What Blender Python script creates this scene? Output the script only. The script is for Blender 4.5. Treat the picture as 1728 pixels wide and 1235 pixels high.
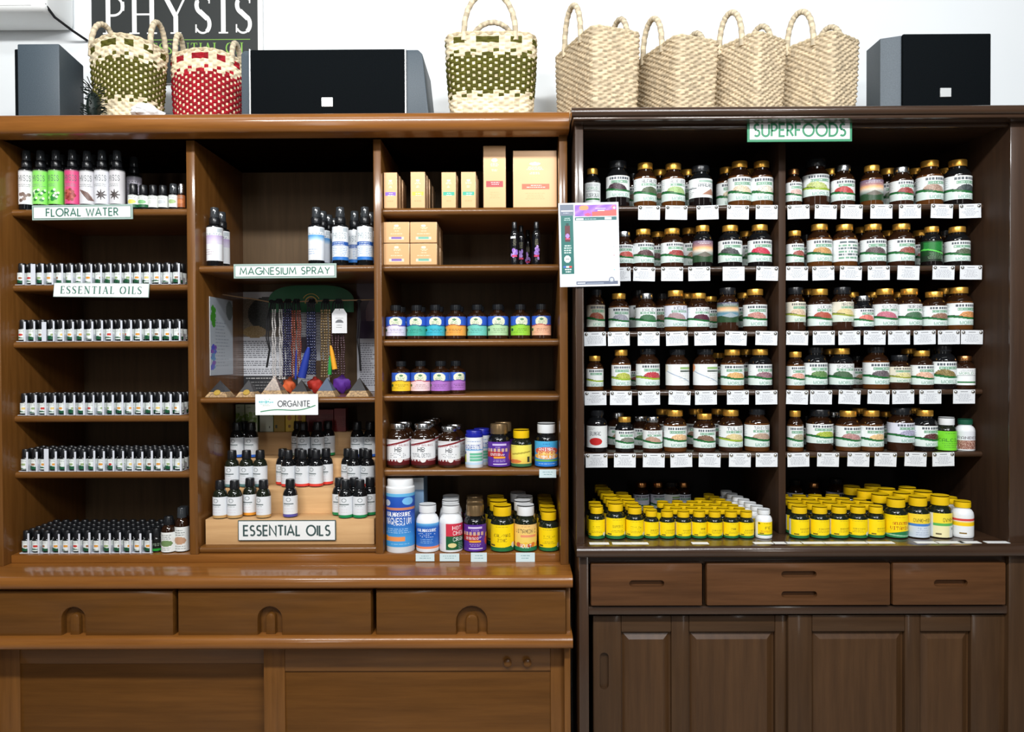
import bpy, bmesh, math, random
import numpy as np
from mathutils import Vector, Matrix

for o in list(bpy.data.objects):
    bpy.data.objects.remove(o)
SC = bpy.context.scene
COL = SC.collection
PI = math.pi
rad = math.radians

# ------------------------------------------------------------------ camera
IMG_W, IMG_H, FPX = 1728.0, 1235.0, 1280.0
CAM_POS = Vector((0.0, 0.0, 1.5))
YAW, PITCH, ROLL = 0.0055, 0.0121, -0.0045
CAM_R = Matrix.Rotation(YAW, 3, 'Z') @ Matrix.Rotation(PI / 2 - PITCH, 3, 'X') @ Matrix.Rotation(ROLL, 3, 'Z')
cam_data = bpy.data.cameras.new('camera')
cam_data.sensor_fit = 'HORIZONTAL'
cam_data.sensor_width = 36.0
cam_data.lens = FPX / IMG_W * 36.0
cam_data.clip_start = 0.05
cam = bpy.data.objects.new('camera', cam_data)
cam.matrix_world = Matrix.Translation(CAM_POS) @ CAM_R.to_4x4()
COL.objects.link(cam)
SC.camera = cam

# ------------------------------------------------------------------ light and exposure
SC.view_settings.view_transform = 'Standard'
SC.view_settings.look = 'None'
SC.view_settings.gamma = 1.0
SC.view_settings.use_curve_mapping = False
SC.view_settings.exposure = -0.45
world = bpy.data.worlds.new('world')
SC.world = world
world.use_nodes = True
_bg = world.node_tree.nodes['Background']
_bg.inputs['Color'].default_value = (0.93, 0.97, 1.0, 1)
_bg.inputs['Strength'].default_value = 0.10


def area_light(name, loc, target, w, h, power, color=(1, 1, 1)):
    d = bpy.data.lights.new(name, 'AREA')
    d.shape = 'RECTANGLE'
    d.size, d.size_y, d.energy, d.color = w, h, power, color
    o = bpy.data.objects.new(name, d)
    o.location = loc
    o.rotation_euler = (Vector(target) - Vector(loc)).to_track_quat('-Z', 'Y').to_euler()
    COL.objects.link(o)
    return o


# a bright shop window high behind the photographer, a glazed door to the side, ceiling tubes
area_light('window_light', (0.68, -1.3, 2.85), (0.2, 2.2, 1.5), 1.0, 0.6, 42, (0.96, 0.98, 1.0))
area_light('door_light', (-1.5, -2.2, 1.9), (-0.2, 2.2, 1.5), 0.28, 1.9, 14, (1.0, 0.97, 0.93))
area_light('door_light', (1.9, -2.0, 1.7), (0.6, 2.2, 1.5), 0.18, 1.9, 9, (1.0, 0.98, 0.95))
area_light('ceiling_tube_light', (-0.75, -0.15, 3.05), (-0.6, 2.2, 1.7), 1.3, 0.14, 80, (1.0, 0.985, 0.96))
area_light('ceiling_tube_light', (0.95, -0.1, 3.05), (0.8, 2.2, 1.7), 1.3, 0.14, 52, (0.98, 0.99, 1.0))
area_light('ceiling_tube_light', (-1.0, 1.0, 3.2), (-0.9, 2.4, 2.3), 1.3, 0.14, 9, (0.97, 0.99, 1.0))
area_light('ceiling_tube_light', (1.0, 1.0, 3.2), (1.0, 2.4, 2.3), 1.3, 0.14, 3.5, (0.97, 0.99, 1.0))


# ------------------------------------------------------------------ pixel -> place
def ray(px, py):
    return CAM_R @ Vector(((px - IMG_W / 2) / FPX, -(py - IMG_H / 2) / FPX, -1.0))


def P(px, py, Y):
    d = ray(px, py)
    return CAM_POS + d * ((Y - CAM_POS.y) / d.y)


def X(px, Y, py=600):
    return P(px, py, Y).x


def Z(py, Y, px=864):
    return P(px, py, Y).z


# ------------------------------------------------------------------ colour + materials
def lin(c):
    out = []
    for v in c[:3]:
        v = v / 255.0
        out.append(v / 12.92 if v <= 0.04045 else ((v + 0.055) / 1.055) ** 2.4)
    return tuple(out)


def lin_np(a):
    a = np.asarray(a, dtype=np.float64) / 255.0
    return np.where(a <= 0.04045, a / 12.92, ((a + 0.055) / 1.055) ** 2.4)


MATS = {}


def principled(name, color, rough=0.5, metal=0.0, spec=0.5, coat=0.0, trans=0.0, ior=1.45):
    m = bpy.data.materials.new(name)
    m.use_nodes = True
    b = m.node_tree.nodes['Principled BSDF']
    b.inputs['Base Color'].default_value = (*color, 1)
    b.inputs['Roughness'].default_value = rough
    b.inputs['Metallic'].default_value = metal
    b.inputs['Specular IOR Level'].default_value = spec
    b.inputs['Coat Weight'].default_value = coat
    b.inputs['Coat Roughness'].default_value = 0.12
    b.inputs['Transmission Weight'].default_value = trans
    b.inputs['IOR'].default_value = ior
    MATS[name] = m
    return m


def noise_color(m, c0, c1, scale=(1, 1, 1), nscale=5.0, detail=4.0, bump=0.0, coords='Object', wave=None):
    nt = m.node_tree
    b = nt.nodes['Principled BSDF']
    tc = nt.nodes.new('ShaderNodeTexCoord')
    mp = nt.nodes.new('ShaderNodeMapping')
    mp.inputs['Scale'].default_value = scale
    no = nt.nodes.new('ShaderNodeTexNoise')
    no.inputs['Scale'].default_value = nscale
    no.inputs['Detail'].default_value = detail
    no.inputs['Roughness'].default_value = 0.62
    cr = nt.nodes.new('ShaderNodeValToRGB')
    cr.color_ramp.elements[0].position = 0.32
    cr.color_ramp.elements[1].position = 0.68
    cr.color_ramp.elements[0].color = (*c0, 1)
    cr.color_ramp.elements[1].color = (*c1, 1)
    nt.links.new(tc.outputs[coords], mp.inputs['Vector'])
    nt.links.new(mp.outputs['Vector'], no.inputs['Vector'])
    nt.links.new(no.outputs['Fac'], cr.inputs['Fac'])
    nt.links.new(cr.outputs['Color'], b.inputs['Base Color'])
    if bump:
        bu = nt.nodes.new('ShaderNodeBump')
        bu.inputs['Strength'].default_value = bump
        bu.inputs['Distance'].default_value = 0.002
        nt.links.new(no.outputs['Fac'], bu.inputs['Height'])
        nt.links.new(bu.outputs['Normal'], b.inputs['Normal'])
    return m


def wood(name, c0, c1, along, rough=0.4, coat=0.5, spec=0.25):
    sc = {'X': (1.6, 26, 26), 'Z': (26, 26, 1.6), 'Y': (26, 1.6, 26)}[along]
    m = principled(name, c0, rough, spec=spec, coat=coat)
    return noise_color(m, c0, c1, sc, 2.2, 6.0, bump=0.05)


LW0, LW1 = (0.128, 0.050, 0.0095), (0.190, 0.077, 0.0165)
wood('left_wood_x', LW0, LW1, 'X')
wood('left_wood_z', LW0, LW1, 'Z')
wood('left_trim', (0.185, 0.066, 0.0115), (0.27, 0.102, 0.019), 'X', 0.35, 0.7)
wood('left_drawer', (0.098, 0.038, 0.0065), (0.142, 0.056, 0.0105), 'X', coat=.25)
wood('left_back', (0.080, 0.050, 0.025), (0.112, 0.070, 0.035), 'Z', 0.55, 0.0)
wood('right_wood_x', (0.038, 0.019, 0.0105), (0.056, 0.028, 0.0145), 'X', 0.4, 1.0)
wood('right_wood_z', (0.038, 0.019, 0.0105), (0.056, 0.028, 0.0145), 'Z', 0.4, 1.0)
wood('right_wood_matt', (0.034, 0.017, 0.0095), (0.050, 0.025, 0.013), 'Z', 0.6, 0.0)
wood('right_drawer', (0.075, 0.031, 0.011), (0.125, 0.052, 0.019), 'X', 0.4, 0.1)
wood('right_door_x', (0.046, 0.0225, 0.0095), (0.068, 0.034, 0.0145), 'X', 0.42, 0.25)
wood('right_door_z', (0.046, 0.0225, 0.0095), (0.068, 0.034, 0.0145), 'Z', 0.42, 0.25)
wood('right_panel', (0.056, 0.026, 0.0100), (0.084, 0.040, 0.0155), 'Z', 0.4, 0.3)
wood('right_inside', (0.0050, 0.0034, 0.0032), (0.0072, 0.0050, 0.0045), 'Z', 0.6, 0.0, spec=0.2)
wood('pine', (0.56, 0.33, 0.15), (0.68, 0.43, 0.21), 'X', 0.5, 0.0)

principled('wall_paint', (0.84, 0.875, 0.895), 0.7)
noise_color(MATS['wall_paint'], (0.76, 0.80, 0.825), (0.79, 0.825, 0.845), (1, 1, 1), 1.2, 3, bump=0.02)
principled('floor_tile', (0.45, 0.42, 0.38), 0.4)
noise_color(MATS['floor_tile'], (0.42, 0.39, 0.35), (0.48, 0.45, 0.41), (1, 1, 1), 3, 3)

principled('glass_amber', (0.020, 0.0075, 0.003), 0.07, spec=0.6)
principled('content_amber', (0.105, 0.036, 0.008), 0.09, spec=0.6)
principled('content_brown', (0.036, 0.013, 0.006), 0.09, spec=0.6)
principled('content_dark', (0.0075, 0.005, 0.005), 0.09, spec=0.6)
principled('glass_green', (0.010, 0.014, 0.008), 0.08, spec=0.6)
principled('glass_black', (0.006, 0.0065, 0.0075), 0.08, spec=0.6)
principled('cap_gold', (0.95, 0.50, 0.085), 0.32, metal=0.8)
principled('cap_copper', (0.78, 0.36, 0.13), 0.3, metal=1.0)
principled('cap_silver', (0.72, 0.74, 0.76), 0.24, metal=1.0)
principled('cap_bronze', (0.30, 0.20, 0.10), 0.3, metal=0.7)
principled('cap_black', (0.010, 0.011, 0.013), 0.26, spec=0.5)
principled('cap_white', (0.80, 0.83, 0.85), 0.4)
principled('cap_yellow', (0.84, 0.54, 0.004), 0.38)
principled('cap_green', (0.01, 0.09, 0.05), 0.4)
principled('cap_blue', (0.012, 0.018, 0.30), 0.3)
principled('cap_smoke', (0.035, 0.04, 0.045), 0.12, spec=0.8)
principled('plastic_white', (0.80, 0.83, 0.86), 0.35)
principled('acrylic_strip', (0.66, 0.69, 0.76), 0.35)
principled('paper_white', (0.82, 0.84, 0.85), 0.6)
principled('sign_white', (0.84, 0.86, 0.86), 0.4)
principled('sign_green', (0.035, 0.25, 0.12), 0.45)
principled('sign_teal', (0.055, 0.17, 0.125), 0.5)
principled('sign_dark', (0.045, 0.085, 0.085), 0.5)
principled('frame_bevel', (0.34, 0.45, 0.41), 0.35)
principled('ink_grey', (0.08, 0.09, 0.10), 0.5)
principled('pin_steel', (0.55, 0.55, 0.53), 0.25, metal=1.0)
principled('speaker_body', (0.075, 0.095, 0.115), 0.5)
noise_color(MATS['speaker_body'], (0.050, 0.070, 0.088), (0.072, 0.096, 0.118), (1, 1, 1), 400, 2, bump=0.1)
principled('speaker_grille', (0.003, 0.0042, 0.0055), 0.85, spec=0.06)
noise_color(MATS['speaker_grille'], (0.0020, 0.0030, 0.0040), (0.0045, 0.0062, 0.0075), (1, 1, 1), 500, 1, bump=0.1)
principled('badge_silver', (0.62, 0.64, 0.64), 0.35, metal=0.3)
principled('poster_black', (0.016, 0.020, 0.020), 0.6)
principled('poster_white', (0.85, 0.85, 0.84), 0.6)
principled('poster_green', (0.20, 0.42, 0.06), 0.6)
principled('twine', (0.30, 0.19, 0.10), 0.8)
principled('cord_black', (0.006, 0.006, 0.008), 0.8)
principled('tinsel', (0.004, 0.012, 0.009), 0.5)
principled('resin_dark', (0.030, 0.029, 0.032), 0.25, spec=0.35, trans=0.1)
principled('resin_tan', (0.42, 0.27, 0.13), 0.6)
noise_color(MATS['resin_tan'], (0.16, 0.10, 0.06), (0.55, 0.36, 0.17), (1, 1, 1), 160, 2, bump=0.4)
principled('resin_blue', (0.06, 0.09, 0.15), 0.25, spec=0.35, trans=0.1)
principled('resin_brown', (0.20, 0.13, 0.085), 0.15, spec=0.7)
noise_color(MATS['resin_brown'], (0.10, 0.07, 0.055), (0.36, 0.25, 0.17), (1, 1, 1), 220, 2)
principled('gold_foil', (0.55, 0.36, 0.07), 0.4, metal=0.4)
principled('kraft_foil', (0.62, 0.38, 0.19), 0.3, metal=0.15, spec=0.9)
principled('ac_plastic', (0.86, 0.88, 0.88), 0.4)
for nm, c in dict(bead_clear=(0.50, 0.48, 0.47), bead_navy=(0.012, 0.012, 0.045), bead_red=(0.16, 0.035, 0.02),
                  bead_blue=(0.012, 0.016, 0.05), bead_bronze=(0.13, 0.085, 0.035), bead_plum=(0.06, 0.03, 0.035),
                  bead_smoke=(0.03, 0.03, 0.035)).items():
    principled(nm, c, 0.12, spec=0.9)
for nm, c in dict(cloth_orange=(0.70, 0.13, 0.04), cloth_red=(0.42, 0.025, 0.015), cloth_purple=(0.10, 0.02, 0.28),
                  tassel_blue=(0.008, 0.03, 0.28), tassel_yellow=(0.80, 0.36, 0.015), tassel_green=(0.01, 0.26, 0.04)).items():
    principled(nm, c, 0.7)


def print_mat(name, rough, metal=0.0, spec=0.5, coat=0.0):
    m = principled(name, (1, 1, 1), rough, metal, spec, coat)
    at = m.node_tree.nodes.new('ShaderNodeAttribute')
    at.attribute_name = 'print'
    m.node_tree.links.new(at.outputs['Color'], m.node_tree.nodes['Principled BSDF'].inputs['Base Color'])
    return m


print_mat('printed_label', 0.38)
print_mat('printed_gloss', 0.16, spec=0.6)
print_mat('printed_foil', 0.33, 0.15, 0.8)
print_mat('straw', 0.75, spec=0.25)


# ------------------------------------------------------------------ mesh building
class MB:
    def __init__(self):
        self.v, self.f, self.mi, self.col, self.mats = [], [], [], [], []
        self.n = 0

    def _m(self, mat):
        if mat not in self.mats:
            self.mats.append(mat)
        return self.mats.index(mat)

    def add(self, verts, faces, mat, cols=None):
        b = self.n
        verts = [tuple(p) for p in verts]
        self.v += verts
        self.n += len(verts)
        k = self._m(mat)
        self.f += [tuple(b + i for i in f) for f in faces]
        self.mi += [k] * len(faces)
        self.col += [(0.8, 0.8, 0.8)] * len(faces) if cols is None else [tuple(c) for c in cols]

    def lathe(self, prof, mat, seg=24, ribs=0.0, c=(0, 0, 0), a0=None, a1=None):
        vs, fs = [], []
        full = a0 is None
        n = seg if full else seg + 1
        for (r, z) in prof:
            for i in range(n):
                a = 2 * PI * i / seg if full else a0 + (a1 - a0) * i / seg
                rr = r * (1 - ribs) if (ribs and i % 2) else r
                vs.append((c[0] + rr * math.sin(a), c[1] - rr * math.cos(a), c[2] + z))
        for j in range(len(prof) - 1):
            for i in range(seg):
                i2 = (i + 1) % n
                fs.append((j * n + i, j * n + i2, (j + 1) * n + i2, (j + 1) * n + i))
        self.add(vs, fs, mat)

    def box(self, x0, x1, y0, y1, z0, z1, mat, bev=0.0, seg=2):
        bm = bmesh.new()
        bmesh.ops.create_cube(bm, size=1.0)
        for v in bm.verts:
            v.co = Vector(((x0 + x1) / 2 + v.co.x * (x1 - x0), (y0 + y1) / 2 + v.co.y * (y1 - y0), (z0 + z1) / 2 + v.co.z * (z1 - z0)))
        if bev:
            bmesh.ops.bevel(bm, geom=list(bm.edges), offset=bev, segments=seg, affect='EDGES', profile=0.5)
        self.bm(bm, mat)

    def bm(self, bm, mat, mtx=None):
        bm.verts.index_update()
        vs = [(mtx @ v.co) if mtx else v.co for v in bm.verts]
        self.add([tuple(p) for p in vs], [[v.index for v in f.verts] for f in bm.faces], mat)
        bm.free()

    def prism(self, poly, d0, d1, mat, axis='Y', bev=0.0, bev_front_only=False):
        """poly: CCW points seen from the front (x, z) for axis Y (front = d0), or (x, y) for axis Z (d0 low)."""
        bm = bmesh.new()
        mk = (lambda p, d: (p[0], d, p[1])) if axis == 'Y' else ((lambda p, d: (p[0], p[1], d)) if axis == 'Z' else (lambda p, d: (d, p[0], p[1])))
        a = [bm.verts.new(mk(p, d0)) for p in poly]
        b = [bm.verts.new(mk(p, d1)) for p in poly]
        fa = bm.faces.new(a)
        bm.faces.new(b[::-1])
        n = len(poly)
        for i in range(n):
            bm.faces.new((a[i], b[i], b[(i + 1) % n], a[(i + 1) % n]))
        bmesh.ops.recalc_face_normals(bm, faces=list(bm.faces))
        if bev:
            ed = list(fa.edges) if bev_front_only else list(bm.edges)
            bmesh.ops.bevel(bm, geom=ed, offset=bev, segments=2, affect='EDGES', profile=0.5)
        self.bm(bm, mat)

    def tube(self, pts, r, mat, seg=8, closed=False, rf=None, cf=None):
        pts = [Vector(p) for p in pts]
        n = len(pts)
        vs, fs, cols = [], [], []
        prev = None
        for i, p in enumerate(pts):
            t = (pts[(i + 1) % n] - pts[i - 1]) if closed else (pts[min(i + 1, n - 1)] - pts[max(i - 1, 0)])
            t.normalize()
            if prev is None:
                up = Vector((0, 0, 1)) if abs(t.z) < 0.9 else Vector((0, 1, 0))
                nn = t.cross(up).normalized()
            else:
                nn = (prev - t * prev.dot(t)).normalized()
            prev = nn
            bb = t.cross(nn)
            for k in range(seg):
                a = 2 * PI * k / seg
                rr = r * (rf(i, a) if rf else 1)
                vs.append(p + (nn * math.cos(a) + bb * math.sin(a)) * rr)
        rng = n if closed else n - 1
        for i in range(rng):
            j = (i + 1) % n
            for k in range(seg):
                k2 = (k + 1) % seg
                fs.append((i * seg + k, i * seg + k2, j * seg + k2, j * seg + k))
                if cf:
                    cols.append(cf(i, 2 * PI * k / seg))
        if not closed:
            fs.append(tuple(range(seg))[::-1])
            fs.append(tuple((n - 1) * seg + k for k in range(seg)))
            if cf:
                cols += [cf(0, 0), cf(n - 1, 0)]
        self.add(vs, fs, mat, cols if cf else None)

    def sphere(self, c, r, mat, seg=10, rings=6, sc=(1, 1, 1)):
        vs, fs = [], []
        for j in range(rings + 1):
            t = PI * j / rings
            for i in range(seg):
                a = 2 * PI * i / seg
                vs.append((c[0] + r * sc[0] * math.sin(t) * math.cos(a), c[1] + r * sc[1] * math.sin(t) * math.sin(a), c[2] + r * sc[2] * math.cos(t)))
        for j in range(rings):
            for i in range(seg):
                i2 = (i + 1) % seg
                fs.append((j * seg + i, (j + 1) * seg + i, (j + 1) * seg + i2, j * seg + i2))
        self.add(vs, fs, mat)

    def art_cyl(self, art, r, z0, z1, mat, span=150.0, zc=None):
        h, w = art.shape[:2]
        a = np.radians(np.linspace(-span, span, w + 1))
        z = np.linspace(z1, z0, h + 1)
        A, Zz = np.meshgrid(a, z)
        vs = np.stack([r * np.sin(A), -r * np.cos(A), Zz], -1).reshape(-1, 3)
        self._grid(vs, w, h, art, mat)

    def art_flat(self, art, x0, x1, z0, z1, y, mat):
        h, w = art.shape[:2]
        xs, zs = np.meshgrid(np.linspace(x0, x1, w + 1), np.linspace(z1, z0, h + 1))
        vs = np.stack([xs, np.full_like(xs, y), zs], -1).reshape(-1, 3)
        self._grid(vs, w, h, art, mat)

    def _grid(self, vs, w, h, art, mat):
        i, j = np.meshgrid(np.arange(w), np.arange(h))
        n = w + 1
        q = np.stack([(j + 1) * n + i, (j + 1) * n + i + 1, j * n + i + 1, j * n + i], -1).reshape(-1, 4)
        self.add(vs.tolist(), q.tolist(), mat, lin_np(art.reshape(-1, 3)).tolist())

    def mesh(self, name, smooth=True, angle=38):
        me = bpy.data.meshes.new(name)
        me.from_pydata(self.v, [], self.f)
        for m in self.mats:
            me.materials.append(MATS[m])
        me.polygons.foreach_set('material_index', self.mi)
        if any(m.startswith(('printed', 'straw')) for m in self.mats):
            at = me.attributes.new('print', 'FLOAT_COLOR', 'FACE')
            c = np.ones((len(self.f), 4), dtype=np.float32)
            c[:, :3] = np.array(self.col, dtype=np.float32)
            at.data.foreach_set('color', c.reshape(-1))
        if smooth:
            me.polygons.foreach_set('use_smooth', [True] * len(self.f))
            me.set_sharp_from_angle(angle=rad(angle))
        me.update()
        return me


# ------------------------------------------------------------------ scene objects
def thing(name, label, cat, loc=(0, 0, 0), rz=0.0, group=None, rot=None):
    o = bpy.data.objects.new(name, None)
    o.empty_display_size = 0.02
    COL.objects.link(o)
    o.location = loc
    o.rotation_euler = rot if rot else (0, 0, rz)
    o['label'], o['category'] = label, cat
    if group:
        o['group'] = group
    return o


def part(name, mesh, parent, label=None, loc=None, rot=None):
    if isinstance(mesh, MB):
        mesh = mesh.mesh(name)
    o = bpy.data.objects.new(name, mesh)
    COL.objects.link(o)
    o.parent = parent
    if label:
        o['label'] = label
    if loc:
        o.location = loc
    if rot:
        o.rotation_euler = rot
    return o


def single(name, mesh, label, cat, loc=(0, 0, 0), rot=(0, 0, 0), group=None):
    if isinstance(mesh, MB):
        mesh = mesh.mesh(name)
    o = bpy.data.objects.new(name, mesh)
    COL.objects.link(o)
    o.location, o.rotation_euler = loc, rot
    o['label'], o['category'] = label, cat
    if group:
        o['group'] = group
    return o


def structure(name, mb, label):
    o = bpy.data.objects.new(name, mb.mesh(name))
    COL.objects.link(o)
    o['kind'] = 'structure'
    o['label'] = label
    return o


def copy_thing(src, loc, label=None, group=None, rz=None):
    r = src.copy()
    COL.objects.link(r)
    r.location = loc
    if rz is not None:
        r.rotation_euler = (0, 0, rz)
    if label:
        r['label'] = label
    if group:
        r['group'] = group
    for ch in list(src.children):
        c = ch.copy()
        COL.objects.link(c)
        c.parent = r
        for g in list(ch.children):
            d = g.copy()
            COL.objects.link(d)
            d.parent = c
    return r


def cut(obj, cutter_mb):
    """Cut the cutter's shape out of a mesh object (real recesses)."""
    me = cutter_mb.mesh('cutter', smooth=False)
    c = bpy.data.objects.new('cutter', me)
    COL.objects.link(c)
    md = obj.modifiers.new('cut', 'BOOLEAN')
    md.operation, md.object, md.solver = 'DIFFERENCE', c, 'EXACT'
    dg = bpy.context.evaluated_depsgraph_get()
    new = bpy.data.meshes.new_from_object(obj.evaluated_get(dg))
    obj.modifiers.clear()
    obj.data = new
    new.set_sharp_from_angle(angle=rad(38))
    bpy.data.objects.remove(c)
    bpy.data.meshes.remove(me)


ORD = ['first', 'second', 'third', 'fourth', 'fifth', 'sixth', 'seventh', 'eighth', 'ninth', 'tenth', 'eleventh', 'twelfth',
       'thirteenth', 'fourteenth', 'fifteenth', 'sixteenth', 'seventeenth', 'eighteenth', 'nineteenth', 'twentieth']

# ------------------------------------------------------------------ print rasters (one mesh face per cell)
F57 = dict(zip('ABCDEFGHIJKLMNOPQRSTUVWXYZ0123456789/-+.&',
    ['7E1111117E', '7F49494936', '3E41414122', '7F4141413E', '7F49494941', '7F09090901', '3E41415173', '7F0808087F', '00417F4100',
     '2040413F01', '7F08142241', '7F40404040', '7F021C027F', '7F0408107F', '3E4141413E', '7F09090906', '3E4151215E', '7F09192946',
     '2649494932', '03017F0103', '3F4040403F', '1F2040201F', '3F4038403F', '6314081463', '0304780403', '6159494D43', '3E5149453E',
     '00427F4000', '7249494946', '2141494D33', '1814127F10', '2745454539', '3C4A494931', '4121110907', '3649494936', '464949291E',
     '2010080402', '0808080808', '08083E0808', '0060600000', '3649562050']))


class Art:
    """A print as a grid of colours; S = fine cells per unit."""
    def __init__(self, w, h, bg, S=1):
        self.w, self.h, self.S = w, h, S
        self.a = np.zeros((h * S, w * S, 3))
        self.a[:] = bg
        yy, xx = np.mgrid[0:h * S, 0:w * S]
        self.yy, self.xx = (yy + 0.5) / S, (xx + 0.5) / S

    def rect(self, x0, y0, x1, y1, c):
        S = self.S
        r = lambda v: max(0, int(round(v * S)))
        self.a[r(y0):r(y1), r(x0):r(x1)] = c
        return self

    def mask(self, m, c):
        self.a[m] = c
        return self

    def ell(self, cx, cy, rx, ry, c):
        return self.mask(((self.xx - cx) / rx) ** 2 + ((self.yy - cy) / ry) ** 2 <= 1, c)

    def text(self, s, cx, y, c, sx=1, sy=1, gap=None):
        s = s.upper()
        gap = sx if gap is None else gap
        wid = sum((5 * sx + gap) if ch != ' ' else 3 * sx for ch in s) - gap
        x = cx - wid / 2
        if self.S == 1:
            x = int(round(x))
        for ch in s:
            if ch == ' ':
                x += 3 * sx
                continue
            hx = F57.get(ch)
            if hx:
                for k in range(5):
                    b = int(hx[2 * k:2 * k + 2], 16)
                    for r in range(7):
                        if b >> r & 1:
                            self.rect(x + k * sx, y + r * sy, x + (k + 1) * sx, y + (r + 1) * sy, c)
            x += 5 * sx + gap
        return self

    def lines(self, x0, x1, y0, y1, step, c, rng, center=False, thick=1):
        """Rows of unreadably small print."""
        y = y0
        while y < y1:
            ln = (x1 - x0) * rng.uniform(0.55, 1.0)
            xa = (x0 + x1 - ln) / 2 if center else x0
            x = xa
            while x < xa + ln:
                wd = rng.choice([2, 3, 4, 5])
                self.rect(x, y, min(x + wd, xa + ln), y + thick, c)
                x += wd + 1
            y += step
        return self


def mix(a, b, t):
    return tuple(a[i] * (1 - t) + b[i] * t for i in range(3))
# ------------------------------------------------------------------ the room
YW = 2.46          # wall behind the cabinets
m = MB(); m.box(-4, 4.5, YW, YW + 0.1, 0, 3.4, 'wall_paint'); structure('wall_back', m, 'white painted wall behind the cabinets')
m = MB(); m.box(-4, 4.5, -3.5, YW + 0.1, -0.08, 0, 'floor_tile'); structure('floor', m, 'pale shop floor under the cabinets')

# ------------------------------------------------------------------ left open shelf unit
LY0, LYD, LYS, LYB = 2.00, 2.03, 2.05, 2.385       # side front, divider front, shelf front, back panel
lx0a, lx0b = X(-26, LY0), X(1.5, LY0)
lxr0, lxr1 = X(944.5, LY0), X(958.5, LY0)
d1a, d1b = X(317, LYD), X(331.5, LYD)
d2a, d2b = X(631.8, LYD), X(645, LYD)
l_top = Z(189, 1.95, 480)
l_ceil = Z(224, LYD, 480)
l_floor = Z(935, LYD, 480)
l_ctr = Z(949, LYD, 480)
hutch = thing('open_shelf_unit', 'brown wooden open shelf unit in three columns, standing on the drawer base', 'shelf unit', (X(480, LY0), LY0, l_ctr))
H0 = Vector(hutch.location)


def hpart(name, mb, label=None):
    me = mb.mesh(name)
    me.transform(Matrix.Translation(-H0))
    return part(name, me, hutch, label)


def bull(mb, x0, x1, yf, yb, z0, z1, mat, r=None):
    """A board along X with a rounded front edge."""
    t = z1 - z0
    r = r or t * 0.5
    poly = [(yb, z0)]
    n = 7
    pts = []
    for i in range(n + 1):
        a = -PI / 2 - PI * i / n
        pts.append((yf + r + r * math.cos(a), (z0 + z1) / 2 + t / 2 * math.sin(a)))
    poly = [(yb, z0)] + pts + [(yb, z1)]
    mb.prism([(p[0], p[1]) for p in poly], x0, x1, mat, axis='X')


for nm, xa, xb, yf in (('side_panel', lx0a, lx0b, LY0), ('side_panel', lxr0, lxr1, LY0), ('divider', d1a, d1b, LYD), ('divider', d2a, d2b, LYD)):
    m = MB(); m.box(xa, xb, yf, LYB + 0.01, l_ctr if nm == 'side_panel' else l_floor, l_ceil + 0.002, 'left_wood_z', 0.002); hpart(nm, m)
m = MB(); m.box(lx0a, lxr1, LYB, LYB + 0.012, l_ctr, l_ceil, 'left_back'); hpart('back_panel', m)
m = MB()
bull(m, lx0a - 0.03, X(962.5, 1.95), 1.95, LYB + 0.03, Z(221, 1.95, 480), l_top, 'left_trim', 0.014)
m.box(lx0a, lxr1, LY0 + 0.015, LYB + 0.02, l_ceil, Z(221, 1.95, 480), 'left_wood_x')
hpart('top_board', m)
m = MB(); m.box(lx0b, lxr0, LYD, LYB, l_ctr, l_floor, 'left_trim', 0.002); hpart('bottom_rail', m)
SHELF = {}


def shelf_l(key, xa, xb, ptop, pbot, pxm):
    z1, z0 = Z(ptop, LYS, pxm), Z(pbot, LYS, pxm)
    m = MB()
    bull(m, xa + 0.0005, xb - 0.0005, LYS, LYB - 0.001, z0, z1, 'left_wood_x', 0.008)
    hpart('shelf', m)
    SHELF[key] = z1


for i, (a, b) in enumerate(((352, 364), (480, 491), (576, 587), (701, 712.5), (796, 807.5))):
    shelf_l(('a', i), lx0b, d1a, a, b, 175)
for i, (a, b) in enumerate(((447.5, 459), (670.5, 680))):
    shelf_l(('b', i), d1b, d2a, a, b, 480)
for i, (a, b) in enumerate(((350, 362), (446, 457.5), (572, 583.5), (665.5, 677), (790.5, 803.5))):
    shelf_l(('c', i), d2b, lxr0, a, b, 795)
SHELF[('a', 5)] = l_floor; SHELF[('c', 5)] = l_floor
m = MB(); bull(m, d1b + 0.001, d2a - 0.001, 2.037, LYB - 0.001, l_floor, Z(922, 2.04, 480), 'left_wood_x', 0.008); hpart('shelf', m)
SHELF[('b', 2)] = Z(922, 2.04, 480)

# ------------------------------------------------------------------ left base with drawers and sliding doors
base = thing('drawer_base', 'brown wooden base cabinet with three wide drawers below the open shelf unit', 'cabinet', (X(480, 1.95), 1.95, 0))
B0 = Vector(base.location)


def bpart(name, mb, parent=None, label=None, o=B0):
    me = mb.mesh(name)
    me.transform(Matrix.Translation(-o))
    return part(name, me, parent or base, label)


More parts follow.
